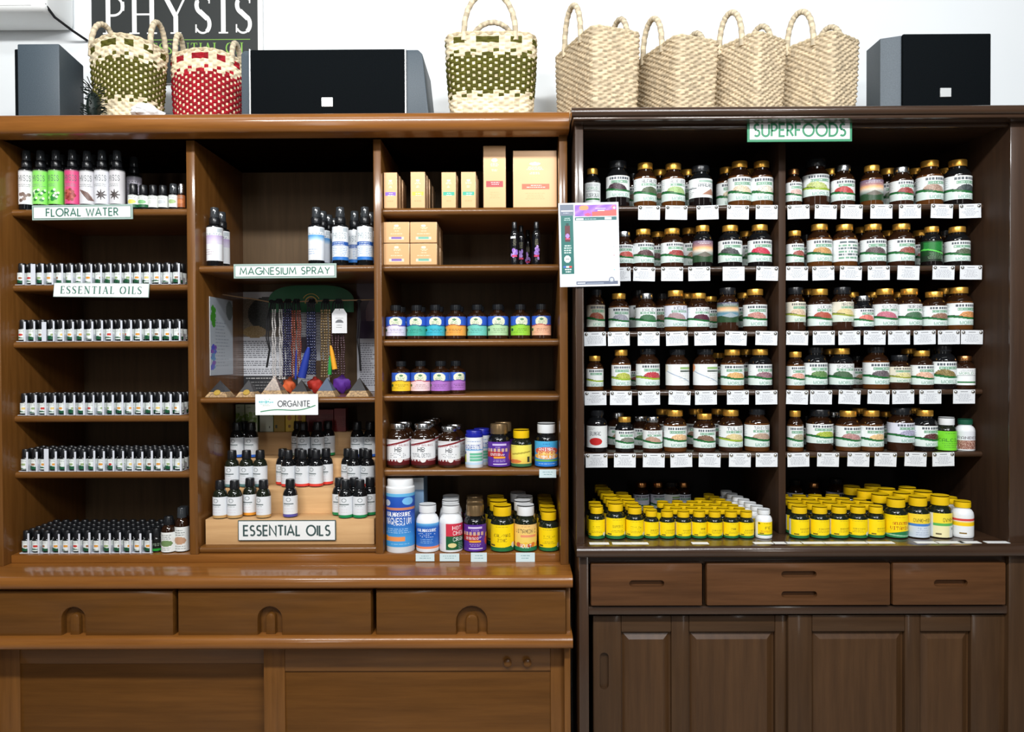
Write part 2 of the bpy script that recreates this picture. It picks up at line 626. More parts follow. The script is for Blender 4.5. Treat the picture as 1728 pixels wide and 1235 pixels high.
bx0, bx1 = X(-78, 1.9), X(965, 1.90)
cx0, cx1 = X(-72, 1.94), X(961, 1.94)
m = MB(); bull(m, bx0, bx1, 1.895, LYB + 0.04, Z(994.5, 1.90, 480), l_ctr, 'left_trim', 0.013); bpart('countertop', m)
m = MB()
zr0, zr1 = Z(1097, 1.9, 480), Z(1075.5, 1.9, 480)
bull(m, bx0, bx1, 1.897, 2.02, zr0, zr1, 'left_trim', 0.012)
bpart('middle_rail', m)
m = MB()
z_ct0 = Z(994.5, 1.90, 480)
m.box(cx0, cx0 + 0.02, 1.94, LYB + 0.03, 0, z_ct0, 'left_wood_z')
m.box(cx1 - 0.016, cx1, 1.94, LYB + 0.03, 0, z_ct0, 'left_wood_z', 0.002)
m.box(cx0, cx1, LYB + 0.01, LYB + 0.03, 0, z_ct0, 'left_wood_z')
m.box(cx0 + 0.02, cx1 - 0.016, 1.99, LYB + 0.01, zr1 - 0.02, zr1 - 0.004, 'left_wood_x')
m.box(cx0 + 0.02, cx1 - 0.016, 1.945, LYB + 0.01, 0, 0.09, 'left_wood_x')
m.box(cx0 + 0.02, cx1 - 0.016, 2.03, 2.04, 0.09, zr0, 'left_wood_x')
bpart('carcass', m)
DZ1, DZ0 = Z(996, 1.915, 480), Z(1075, 1.915, 480)
for (pa, pb, ha, hb) in ((-66, 292.5, 104, 142), (298.5, 627, 435.5, 474), (633.5, 956, 771, 821)):
    xa, xb = X(pa, 1.915, 1030), X(pb, 1.915, 1030)
    ax, bx_ = X(ha, 1.915, 1050), X(hb, 1.915, 1050)
    rr = (bx_ - ax) / 2
    cxm = (ax + bx_) / 2
    zt = Z(1025, 1.915, 480) - rr
    zb = DZ0 + 0.0012
    poly = [(xa, zb), (ax, zb), (ax, zt)]
    for i in range(1, 10):
        a = PI - PI * i / 10
        poly.append((cxm + rr * math.cos(a), zt + rr * math.sin(a)))
    poly += [(bx_, zt), (bx_, zb), (xb, zb), (xb, DZ1), (xa, DZ1)]
    m = MB(); m.prism(poly, 1.915, 1.937, 'left_drawer', bev=0.009, bev_front_only=True)
    m.box(xa, xb, 1.937, 2.30, zb, DZ1 - 0.01, 'left_drawer')
    dr = bpart('drawer', m)
    m = MB()                                         # tongue standing in the recess
    r2 = rr * 0.42
    poly = [(cxm - r2, zb), (cxm + r2, zb), (cxm + r2, zt)] + [(cxm + r2 * math.cos(PI * i / 8), zt + r2 * math.sin(PI * i / 8)) for i in range(1, 8)] + [(cxm - r2, zt)]
    m.prism(poly, 1.922, 1.9372, 'left_drawer', bev=0.004, bev_front_only=True)
    bpart('handle', m, dr)


def framed_door(xa, xb, z0, z1, y, fx0, fx1, ztop, mat, pmat, zlow=0.16):
    m = MB()
    m.box(xa, fx0, y, y + 0.02, z0, z1, mat[1], 0.002)
    m.box(fx1, xb, y, y + 0.02, z0, z1, mat[1], 0.002)
    m.box(fx0, fx1, y, y + 0.02, ztop, z1, mat[0], 0.002)
    m.box(fx0, fx1, y, y + 0.02, z0, zlow, mat[0], 0.002)
    door = bpart('door', m)
    m = MB()
    m.box(fx0 - 0.004, fx1 + 0.004, y + 0.006, y + 0.016, zlow - 0.004, ztop + 0.004, pmat, 0.003)
    bpart('panel', m, door)
    return door


framed_door(X(-58, 2.0), X(458, 2.0, 1200), 0.095, zr0 - 0.001, 2.005, X(32, 2.0, 1180), X(452, 2.0, 1180), Z(1121, 2.0, 240), ('left_wood_x', 'left_wood_z'), 'left_drawer')
dr = framed_door(X(446, 1.975, 1160), X(955, 1.975, 1160), 0.095, zr0 - 0.001, 1.97, X(482, 1.975, 1180), X(929, 1.975, 1180), Z(1131, 1.975, 700), ('left_wood_x', 'left_wood_z'), 'left_drawer')
for px in (856.8, 890):
    c = P(px, 1116, 1.97)
    m = MB()
    m.lathe([(0, 0.016), (0.006, 0.0155), (0.0105, 0.012), (0.0105, 0.008), (0.006, 0.005), (0.005, -0.001)], 'left_drawer', 16)
    me = m.mesh('knob')
    me.transform(Matrix.Translation(c - B0) @ Matrix.Rotation(PI / 2, 4, 'X'))
    part('knob', me, dr)

# ------------------------------------------------------------------ right dark glass-front style cabinet, upper part
RY0, RYS, RYB = 1.92, 2.03, 2.36
rx0a, rx0b = X(971.5, RY0), X(985.5, RY0)
rx1a, rx1b = X(1704, RY0), X(1756, RY0)
RDV = 2.024
rda, rdb = X(1314, RDV), X(1326, RDV)
r_ctr = Z(922.5, 1.885, 1350)
r_top = Z(177.5, 1.88, 1350)
r_ceil = Z(216, 1.93, 1350)
rh = thing('dark_shelf_unit', 'dark wooden shelf unit in two bays full of supplement jars', 'shelf unit', (X(1350, RY0), RY0, r_ctr))
H0R = Vector(rh.location)


def rpart(name, mb, label=None):
    me = mb.mesh(name)
    me.transform(Matrix.Translation(-H0R))
    return part(name, me, rh, label)


for xa, xb in ((rx0a, rx0b), (rx1a, rx1b)):
    m = MB(); m.box(xa, xb, RY0, RY0 + 0.005, r_ctr, r_ceil + 0.03, 'right_wood_z', 0.0015); m.box(xa + .0004, xb - .0004, RY0 + 0.004, RYB + 0.03, r_ctr, r_ceil + 0.03, 'right_wood_matt'); rpart('side_panel', m)
m = MB(); m.box(rda, rdb, RDV, RYB, r_ctr, r_ceil + 0.02, 'right_wood_matt', 0.0015); rpart('divider', m)
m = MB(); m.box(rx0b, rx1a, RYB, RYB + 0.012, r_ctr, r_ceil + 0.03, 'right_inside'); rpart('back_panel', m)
m = MB()
z_a, z_b, z_c = Z(193, 1.88, 1350), Z(200.5, 1.89, 1350), Z(203.5, 1.9, 1350)
xe0, xe1 = X(966.5, 1.88), X(1775, 1.88)
bull(m, xe0, xe1, 1.88, RYB + 0.04, z_a, r_top, 'right_wood_x', 0.010)
m.box(xe0 + 0.004, xe1 - 0.004, 1.888, RYB + 0.04, z_b, z_a, 'right_wood_x', 0.002)
m.box(xe0 + 0.006, xe1 - 0.006, 1.90, RYB + 0.04, z_c, z_b, 'right_wood_x')
m.box(rx0b + 0.0005, rx1a - 0.0005, 1.928, 1.95, r_ceil, z_c, 'right_wood_x', 0.0015)
rpart('cornice', m)
for i, (a, b) in enumerate(((345.5, 354.5), (449, 458), (558, 567), (658, 667), (763.3, 772.5))):
    m = MB()
    z1, z0 = Z(a, RYS, 1320), Z(b, RYS, 1320)
    bull(m, rx0b + 0.0005, rda - 0.0005, RYS, RYB - 0.001, z0, z1, 'right_wood_x', 0.006); rpart('shelf', m)
    m = MB()
    bull(m, rdb + 0.0005, rx1a - 0.0005, RYS, RYB - 0.001, z0, z1, 'right_wood_x', 0.006); rpart('shelf', m)
    SHELF[('r', i)] = z1
SHELF[('r', 5)] = r_ctr

# right base
rb = thing('sliding_door_base', 'dark wooden base cabinet with slotted drawers and panelled sliding doors under the jars', 'cabinet', (X(1350, 1.92), 1.92, 0))
R0 = Vector(rb.location)


def rbpart(name, mb, parent=None, label=None):
    return bpart(name, mb, parent or rb, label, R0)


qx0, qx1 = X(977, 1.915, 1000), X(1757, 1.915, 1000)
zc0 = Z(941, 1.885, 1350)
m = MB(); bull(m, X(973.5, 1.885, 930), X(1778, 1.885, 930), 1.885, RYB + 0.04, zc0, r_ctr, 'right_wood_x', 0.010); rbpart('countertop', m)
m = MB()
sx0, sx1 = X(993.5, 1.915, 1000), X(1702, 1.915, 1000)
m.box(qx0, sx0, 1.915, RYB + 0.03, 0, zc0, 'right_wood_z', 0.002)
m.box(sx1, qx1, 1.915, RYB + 0.03, 0, zc0, 'right_door_z', 0.002)
m.box(sx0, sx1, RYB + 0.01, RYB + 0.03, 0, zc0, 'right_door_z')
m.box(sx0, sx1, 1.93, 1.95, Z(950, 1.93, 1350), zc0, 'right_wood_x')
m.box(sx0, sx1, 1.918, RYB, Z(1037, 1.915, 1350), Z(1023.5, 1.915, 1350), 'right_wood_x', 0.002)
for pp in (1189, 1504.7):
    m.box(X(pp - 2.5, 1.935, 990), X(pp + 2.5, 1.935, 990), 1.935, RYB, Z(1023.5, 1.915, 1350), zc0, 'right_door_z')
m.box(sx0, sx1, 1.94, RYB, 0, 0.08, 'right_wood_x')
rbpart('carcass', m)


def slot(mb, xa, xb, za, zb, y, depth, mat, vertical=False):
    r = min(xb - xa, zb - za) / 2
    poly = []
    if vertical:
        for i in range(9):
            a = PI + PI * i / 8
            poly.append(((xa + xb) / 2 + r * math.cos(a), za + r + r * math.sin(a)))
        for i in range(9):
            a = PI * i / 8
            poly.append(((xa + xb) / 2 + r * math.cos(a), zb - r + r * math.sin(a)))
    else:
        for i in range(9):
            a = -PI / 2 + PI * i / 8
            poly.append((xb - r + r * math.cos(a), (za + zb) / 2 + r * math.sin(a)))
        for i in range(9):
            a = PI / 2 + PI * i / 8
            poly.append((xa + r + r * math.cos(a), (za + zb) / 2 + r * math.sin(a)))
    mb.prism(poly, y - 0.01, y + depth, mat)


for pa, pb, sl in ((997, 1185.5, [(1062, 1121, 979, 990)]), (1192.5, 1503, [(1318.6, 1378, 963.5, 974.5), (1318.6, 1379, 997.5, 1008.5)]), (1506.5, 1698, [(1576, 1633, 978, 989.5)])):
    yd = 1.908
    m = MB(); m.box(X(pa, yd, 985), X(pb, yd, 985), yd, yd + 0.022, Z(1022, yd, 1350), Z(950.5, yd, 1350), 'right_drawer', 0.004)
    d = rbpart('drawer', m)
    d.data.transform(Matrix.Identity(4))
    for (a, b, t, u) in sl:
        cm = MB()
        slot(cm, X(a, yd, 985) - R0.x, X(b, yd, 985) - R0.x, Z(u, yd, (a + b) / 2), Z(t, yd, (a + b) / 2), yd - R0.y, 0.013, 'right_drawer')
        cut_o = d
        # cutter works in world space, so shift it by the base position
        cm.v = [(p[0] + R0.x, p[1] + R0.y, p[2]) for p in cm.v]
        bpy.context.view_layer.update()
        cut(d, cm)

for (pa, pb, panels, yd, hz) in ((1001, 1335, ((1048.5, 1133), (1163, 1308)), 1.945, True), (1330, 1697, ((1370.5, 1527), (1553, 1638.5)), 1.93, False)):
    za, zb = 0.085, Z(1038, yd, 1350)
    m = MB()
    edges = [X(pa, yd, 1140)] + [X(v, yd, 1140) for p_ in panels for v in p_] + [X(pb, yd, 1140)]
    zt = Z(1066, yd, 1350)
    zl = 0.17
    for a, b in ((0, 1), (2, 3), (4, 5)):
        if hz and a == 0:
            continue
        m.box(edges[a], edges[b], yd, yd + 0.018, za, zb, 'right_door_z', 0.003)
    for a, b in ((1, 2), (3, 4)):
        m.box(edges[a], edges[b], yd, yd + 0.018, zt, zb, 'right_door_x', 0.003)
        m.box(edges[a], edges[b], yd, yd + 0.018, za, zl, 'right_door_x', 0.003)
    if hz:                                           # the stile with the finger slot
        sm = MB(); sm.box(edges[0], edges[1], yd, yd + 0.018, za, zb, 'right_door_z', 0.003)
        so = bpy.data.objects.new('stile', sm.mesh('stile'))
        COL.objects.link(so)
        cm = MB()
        slot(cm, X(1012, yd, 1130), X(1027, yd, 1130), Z(1163, yd, 1020), Z(1101, yd, 1020), yd, 0.011, 'right_door_z', True)
        bpy.context.view_layer.update()
        cut(so, cm)
        m.add([tuple(v.co) for v in so.data.vertices], [tuple(p_.vertices) for p_ in so.data.polygons], 'right_door_z')
        bpy.data.objects.remove(so)
    door = rbpart('door', m)
    for a, b in ((1, 2), (3, 4)):
        m = MB()
        x0, x1 = edges[a], edges[b]
        bm = bmesh.new()
        i1, i2 = 0.004, 0.020
        pts = lambda ins, y: [bm.verts.new(p_) for p_ in ((x0 + ins, y, zl + ins), (x1 - ins, y, zl + ins), (x1 - ins, y, zt - ins), (x0 + ins, y, zt - ins))]
        o0, o1, o2 = pts(-0.003, yd + 0.013), pts(i1, yd + 0.013), pts(i2, yd + 0.004)
        for A_, B_ in ((o0, o1), (o1, o2)):
            for k in range(4):
                bm.faces.new((A_[k], A_[(k + 1) % 4], B_[(k + 1) % 4], B_[k]))
        bm.faces.new(o2)
        o3 = pts(-0.003, yd + 0.017)
        bm.faces.new(o3[::-1])
        for k in range(4):
            bm.faces.new((o0[(k + 1) % 4], o0[k], o3[k], o3[(k + 1) % 4]))
        m.bm(bm, 'right_panel')
        me = m.mesh('panel', smooth=False)
        me.transform(Matrix.Translation(-R0))
        part('panel', me, door)
# ------------------------------------------------------------------ bottles and jars
# profiles: (radius share, height share)
STYLES = {
    'jar': dict(body=[(0, 0), (.90, 0), (.98, .012), (1, .03), (1, .63), (.985, .665), (.93, .71), (.82, .76), (.68, .795), (.60, .81), (.60, .862)],
                cap=[(.60, .856), (.655, .856), (.665, .865), (.665, .985), (.64, 1), (0, 1)], lab=(.115, .625)),
    'tallcap': dict(body=[(0, 0), (.90, 0), (.98, .012), (1, .03), (1, .63), (.985, .66), (.93, .71), (.84, .75), (.72, .785), (.66, .80), (.66, .87)],
                    cap=[(.66, .845), (.755, .845), (.765, .855), (.765, .98), (.74, 1), (0, 1)], lab=(.2, .66)),
    'spray': dict(body=[(0, 0), (.94, 0), (1, .02), (1, .66), (.93, .69), (.56, .712), (.5, .715), (.5, .73)],
                  collar=[(.5, .715), (.64, .715), (.66, .725), (.66, .815), (.58, .83), (.4, .832)], cap=[(.54, .83), (.56, .84), (.52, .985), (.47, 1), (0, 1)], lab=(.09, .655)),
    'oil': dict(body=[(0, 0), (.93, 0), (1, .03), (1, .555), (.85, .61), (.55, .635), (.55, .67)],
                cap=[(.55, .625), (.78, .625), (.80, .64), (.76, .965), (.68, 1), (0, 1)], lab=(.07, .545)),
    'tier': dict(body=[(0, 0), (.93, 0), (1, .025), (1, .585), (.96, .63), (.84, .70), (.62, .755), (.54, .775), (.54, .80)],
                 cap=[(.5, .772), (.66, .772), (.67, .80), (.62, .975), (.56, 1), (0, 1)], lab=(.025, .575)),
    'pill': dict(body=[(0, 0), (.9, 0), (1, .025), (1, .60), (.96, .655), (.84, .71), (.70, .74), (.70, .80)],
                 cap=[(.70, .775), (.76, .775), (.775, .79), (.775, .975), (.75, 1), (0, 1)], lab=(.03, .60)),
    'organic': dict(body=[(0, 0), (.92, 0), (.99, .02), (1, .05), (1, .66), (.94, .71), (.70, .755), (.47, .775), (.47, .85)],
                    cap=[(.47, .835), (.535, .835), (.545, .85), (.545, .985), (.52, 1), (0, 1)], lab=(.10, .645)),
    'wide': dict(body=[(0, 0), (.9, 0), (.99, .03), (1, .07), (1, .66), (.96, .71), (.84, .78), (.64, .84), (.60, .86), (.60, .90)],
                 cap=[(.60, .885), (.665, .885), (.675, .895), (.675, .985), (.65, 1), (0, 1)], lab=(.07, .66)),
    'canister': dict(body=[(0, 0), (.96, 0), (1, .015), (1, .80), (.99, .83)],
                     cap=[(.985, .815), (1.0, .82), (1.0, .885), (.90, .905), (.90, .99), (.87, 1), (0, 1)], lab=(.085, .815)),
    'slim': dict(body=[(0, 0), (.9, 0), (1, .02), (1, .64), (.95, .72), (.75, .80), (.45, .845), (.42, .86)],
                 cap=[(.42, .85), (.58, .85), (.58, .99), (.54, 1), (0, 1)], lab=(.03, .66)),
    'white': dict(body=[(0, 0), (.9, 0), (.98, .015), (1, .04), (1, .63), (.95, .70), (.80, .765), (.66, .79), (.66, .84)],
                  cap=[(.66, .83), (.74, .83), (.755, .845), (.755, .985), (.73, 1), (0, 1)], lab=(.06, .62)),
}
CAPMAT = dict(gold='cap_gold', copper='cap_copper', silver='cap_silver', bronze='cap_bronze', black='cap_black', white='cap_white',
              yellow='cap_yellow', green='cap_green', blue='cap_blue', smoke='cap_smoke')
_BOTTLES = {}


def bottle_meshes(style, R, H, cap, glass, fill, art, art_key, seg=24, span=150, labmat='printed_label', ribs=None):
    key = (style, round(R, 4), round(H, 4), cap, glass, fill, art_key, seg)
    if key in _BOTTLES:
        return _BOTTLES[key]
    S = STYLES[style]
    out = []
    m = MB()
    prof = [(r * R, z * H) for r, z in S['body']]
    if fill:                                         # powder or capsules seen through the glass up to the fill level
        k = max(i for i, (r, z) in enumerate(S['body']) if z <= .69)
        m.lathe(prof[:k + 1], fill, seg)
        m.lathe(prof[k:], glass, seg)
    else:
        m.lathe(prof, glass, seg)
    out.append(('body', m.mesh('body')))
    if 'collar' in S:
        m = MB(); m.lathe([(r * R, z * H) for r, z in S['collar']], 'cap_black', seg); out.append(('collar', m.mesh('collar')))
    m = MB()
    cp = [(r * R, z * H) for r, z in S['cap']]
    if ribs is None:
        ribs = 0.03 if cap in ('yellow', 'white', 'black', 'green', 'blue') and style in ('pill', 'white', 'jar', 'organic') else 0.0
    if ribs:
        m.lathe(cp[:-2], CAPMAT[cap], 48, ribs)
        m.lathe(cp[-2:], CAPMAT[cap], 48)
    else:
        m.lathe(cp, CAPMAT[cap], seg)
    out.append(('cap', m.mesh('cap')))
    if art is not None:
        m = MB()
        z0, z1 = S['lab']
        m.art_cyl(art, R * 1.006, z0 * H, z1 * H, labmat, span)
        out.append(('label', m.mesh('label')))
    _BOTTLES[key] = out
    return out


def put_bottle(name, label, cat, meshes, loc, rz=0.0, group=None):
    t = thing(name, label, cat, (loc[0], loc[1], loc[2] + 0.0004), rz, group)
    for nm, me in meshes:
        part(nm, me, t)
    return t


def size_at(px, top, wpx, Y, zb):
    """Axis place, radius and height of an upright bottle from its outline."""
    c = P(px, top, Y)
    R = wpx / 2 / FPX * Y
    return c.x, R, c.z - zb


# ------------------------------------------------------------------ superfood jars on the dark unit
WHITE, PAPER = (236, 240, 240), (228, 236, 236)
TEALINK, DKINK, GREEN = (120, 165, 140), (84, 92, 100), (26, 108, 50)


def art_super(mound, title, kind, seed):
    rng = random.Random(seed)
    W, Hh = 108, 46
    c = W / 2
    bg = {'cream': (226, 220, 202), 'lav': (222, 224, 238), 'tan': (205, 196, 178)}.get(kind, WHITE)
    S = 2 if title else 1
    a = Art(W, Hh, bg, S)
    if kind in ('sunset', 'bluesunset'):
        for y in range(Hh):
            t = y / Hh
            stops = [(0, (120, 105, 130)), (.2, (170, 125, 130)), (.33, (245, 190, 130)), (.45, (235, 215, 200)), (.6, (150, 165, 160)), (.7, (85, 100, 90)), (.82, (35, 70, 45)), (1, (60, 75, 60))]
            if kind == 'bluesunset':
                stops = [(0, (80, 75, 100)), (.15, (90, 120, 110)), (.28, (225, 170, 120)), (.4, (240, 205, 170)), (.52, (95, 140, 160)), (.66, (110, 150, 170)), (.76, (30, 60, 45)), (1, (60, 90, 50))]
            for (p0, c0), (p1, c1) in zip(stops, stops[1:]):
                if p0 <= t <= p1:
                    a.a[y] = mix(c0, c1, (t - p0) / (p1 - p0))
        a.mask(a.yy > 24 + np.abs(a.xx - c) * .4, (110, 105, 95) if kind == 'sunset' else (150, 165, 175))
        a.mask(a.yy > 33 + 2 * np.sin(a.xx / 7), (42, 74, 46))
        a.lines(c - 20, c + 20, 3, 8, 3, (215, 215, 220), rng, True)
        a.a += (np.random.RandomState(seed).rand(Hh, W, 1) - .5) * 14
        return a.a.clip(0, 255)
    if kind == 'forest':
        a.a[:] = (22, 66, 30)
        a.mask((a.yy > 3) & (a.yy < 22) & (np.abs(a.xx - c) < 26), (34, 120, 52))
        a.mask(np.abs(a.yy - 24 - 5 * np.sin((a.xx - c) / 16)) < 1.6, (90, 205, 80))
        a.mask(a.yy > 33, (30, 48, 32))
        a.lines(c - 18, c + 18, 27, 40, 3, (120, 160, 120), rng, True)
        a.a += (np.random.RandomState(seed).rand(Hh, W, 1) - .5) * 16
        return a.a.clip(0, 255)
    if kind == 'block':                              # nothing but rows of print
        for k in range(6):
            y = 4 + k * 6.6
            a.rect(c - 20, y, c + 22, y + 4, TEALINK if k % 2 else (96, 110, 116))
            for _ in range(9):
                x = c - 20 + rng.random() * 42
                a.rect(x, y, x + 1.2, y + 4, bg)
        return a.a
    if kind == 'plain':                              # big lettering, no heap
        a.text('WORLD', c - 3, 10, TEALINK, 1, 1)
        a.rect(c - 22, 19, c + 20, 20, DKINK)
        if title:
            a.text(title, c - 2, 25, DKINK, .8, 1.2)
        a.rect(c - 22, 36, c + 20, 40, GREEN)
        a.lines(c - 20, c + 18, 4, 9, 3, (130, 140, 150), rng, True)
        return a.a
    if kind == 'sumac':
        a.lines(c - 24, c - 2, 4, 10, 3, (150, 150, 150), rng)
        if title:
            a.text(title, c - 6, 12, DKINK, .8, 1.2)
        a.ell(c - 5, 33, 13, 8, mound)
        a.lines(c + 20, c + 32, 24, 40, 4, (150, 140, 150), rng)
        return a.a
    if kind == 'amalaki':
        a.rect(c - 10, 4, c + 26, 9, (160, 190, 175))
        if title:
            a.text(title, c + 4, 12, DKINK, .75, 1.2)
        a.lines(c - 36, c - 18, 20, 42, 4, (110, 120, 130), rng)
        a.mask((np.abs(a.xx - (c + 14)) < (a.yy - 24) * 1.3) & (a.yy > 24) & (a.yy < 39), mound)
        a.rect(c - 36, 22, c - 14, 24, DKINK)
        return a.a
    if kind == 'paperwrap':                          # cream leaflet wrapped round the jar
        a.mask(np.abs(a.yy - 22 - (a.xx - c + 14) * .5) < 1, (150, 170, 195))
        a.rect(c - 2, 6, c + 26, 11, (150, 185, 120))
        a.rect(c - 2, 13, c + 24, 17, (90, 100, 96))
        a.lines(c - 4, c + 24, 20, 40, 5, (195, 196, 190), rng)
        a.ell(c - 34, 8, 9, 9, mound)
        return a.a
    # the usual print: title, band, heap of powder over a green swoosh, pale foot with the maker's word
    ttl = DKINK if kind != 'cream' else (110, 112, 108)
    if title:
        a.text(title, c + 3, 2.5, ttl, min(1, 5.2 / len(title)), 1)
    else:
        y = 3
        x = c - 16
        while x < c + 22:
            w = rng.choice([3, 3, 4])
            a.rect(x, y, x + w, y + 5, ttl)
            x += w + 1.2
    a.rect(c - 13, 10.5, c + 19, 15.5, mix((110, 160, 130), bg, .15))
    for _ in range(10):
        x = c - 13 + rng.random() * 32
        a.rect(x, 11.5, x + 1, 14.5, bg)
    a.lines(c - 40, c - 24, 3, 20, 4, (170, 182, 190), rng)
    mx = c + rng.uniform(-3, 9)
    base_y = 28 + 2.3 * np.sin((a.xx - c) / 13.0 + .6)
    if mound:
        jag = np.repeat(np.random.RandomState(seed).rand(W) * 1.6, S)
        hgt = 12 * np.clip(1 - ((a.xx - mx) / 19) ** 2, 0, 1) ** .7 + jag[None, :] * (np.abs(a.xx - mx) < 17)
        mm = (a.yy < base_y) & (a.yy > base_y - hgt)
        a.mask(mm, mound)
        sp = np.random.RandomState(seed + 1).rand(Hh * S, W * S)
        a.mask(mm & (sp > .7), mix(mound, (0, 0, 0), .22))
        a.mask(mm & (sp < .2), mix(mound, (255, 255, 255), .18))
    sw = {'cream': (150, 160, 60), 'yellow': (150, 176, 50)}.get(kind, GREEN)
    a.mask((a.yy > base_y) & (a.yy < base_y + 4.2), sw)
    a.mask((a.yy > base_y - 1) & (a.yy < base_y + .3) & (a.xx < c - 6), (20, 44, 30))
    a.mask(a.yy >= base_y + 4.2, mix((205, 226, 218), bg, .45))
    a.text('WORLD', c + 5, 38, (112, 160, 144), 1, 1)
    a.lines(c + 2, c + 16, 33.5, 35, 3, (110, 130, 125), rng)
    return a.a


def jar(px, top, w, cap, fill, kind, mound, mname, title, shelfkey, Y, label, seed, name='supplement_jar', style=None, group=None, rz=None):
    zb = SHELF[shelfkey]
    x, R, H = size_at(px, top, w, Y, zb)
    rng = random.Random(seed)
    art = art_super(mound, title, kind, seed)
    st = style or 'jar'
    ms = bottle_meshes(st, R, H, cap, {'content_dark': 'glass_black'}.get(fill, 'glass_amber'), fill, art, ('super', seed), 28)
    return put_bottle(name, label, 'jar', ms, (x, Y, zb), rng.uniform(-.16, .16) if rz is None else rz, group)


A, B_, D_ = 'content_amber', 'content_brown', 'content_dark'
# (x, top, width, cap, contents, print, heap colour, heap name, title)
ROWS_L = [
    [(999.5, 286, 27, 'gold', D_, 'plain', None, 'no', 'ACEROLA'), (1042.5, 274, 39, 'black', D_, '', (66, 44, 56), 'dark-plum', None),
     (1088.5, 277, 38, 'gold', A, '', (78, 92, 64), 'olive-green', 'ALFALFA'), (1136, 278, 39, 'gold', A, '', (168, 200, 130), 'pale-green', 'ALOE VERA'),
     (1182, 282, 38.5, 'black', D_, 'amalaki', (176, 130, 108), 'pointed brown', 'AMALAKI'), (1226, 284, 34, 'gold', A, '', (222, 205, 170), 'straw', None),
     (1248, 274, 38.5, 'gold', A, '', (234, 214, 184), 'cream', None), (1285, 274, 37.5, 'gold', A, '', (236, 228, 208), 'off-white', None)],
    [(1053, 392, 31, 'silver', B_, '', (206, 92, 84), 'coral-red', None), (1085.5, 388, 36, 'gold', B_, '', (92, 62, 64), 'chocolate', None),
     (1134, 387, 38, 'gold', B_, '', (160, 62, 60), 'brick-red', None), (1185.6, 381.7, 33, 'gold', D_, 'sunset', None, 'sunset', None),
     (1232, 381.7, 39, 'gold', D_, '', (72, 72, 76), 'charcoal', None), (1282, 380.5, 39, 'gold', D_, '', (204, 52, 78), 'crimson', None)],
    [(1005, 488.7, 31, 'black', B_, 'tan', (160, 84, 62), 'rust', None), (1044, 496, 34.5, 'gold', A, '', (182, 182, 196), 'silver-grey', None),
     (1090, 496, 35.5, 'silver', B_, '', (70, 118, 82), 'leaf-green', 'KALE'), (1140, 491, 37.5, 'gold', A, 'lav', (176, 146, 150), 'dusty-pink', 'KELP'),
     (1178.5, 495.5, 36.5, 'gold', B_, '', (84, 34, 54), 'maroon', 'KOLA NUT'), (1228, 486.5, 35, 'black', B_, 'bluesunset', None, 'sunset', None),
     (1274, 488.7, 39, 'gold', B_, '', (204, 142, 132), 'salmon', None)],
    [(1003.5, 601, 29, 'gold', A, 'yellow', None, 'no', None), (1048, 590.5, 32.5, 'gold', A, 'yellow', (188, 196, 84), 'lime', None),
     (1093, 588, 39.5, 'black', B_, 'yellow', (196, 62, 72), 'red', None), (1143, 589, 39, 'black', B_, 'paperwrap', (226, 220, 202), 'leaflet', None),
     (1190, 588.5, 40, 'black', B_, 'paperwrap', (236, 160, 110), 'leaflet', None), (1235.6, 590, 38, 'gold', A, '', (236, 184, 118), 'orange', None),
     (1282.6, 589.5, 38.5, 'gold', D_, '', (154, 114, 124), 'mauve', None)],
    [(1007, 691, 35, 'black', D_, 'sumac', (204, 44, 44), 'round red', 'SUMAC'), (1054, 703.6, 31.5, 'gold', D_, '', (134, 134, 124), 'stone-grey', None),
     (1101, 703.4, 33, 'silver', B_, '', (194, 154, 134), 'beige', 'TONGKAT ALI'), (1139, 692, 38.5, 'gold', A, '', (236, 196, 146), 'peach', None),
     (1188.6, 698, 36.5, 'gold', B_, '', (136, 104, 84), 'earth-brown', None), (1233, 691.5, 39, 'gold', B_, 'yellow', (232, 212, 156), 'pale-yellow', 'TULSI'),
     (1277, 689, 40.7, 'black', A, '', (194, 166, 144), 'sand', 'TURKEY TAIL')],
]
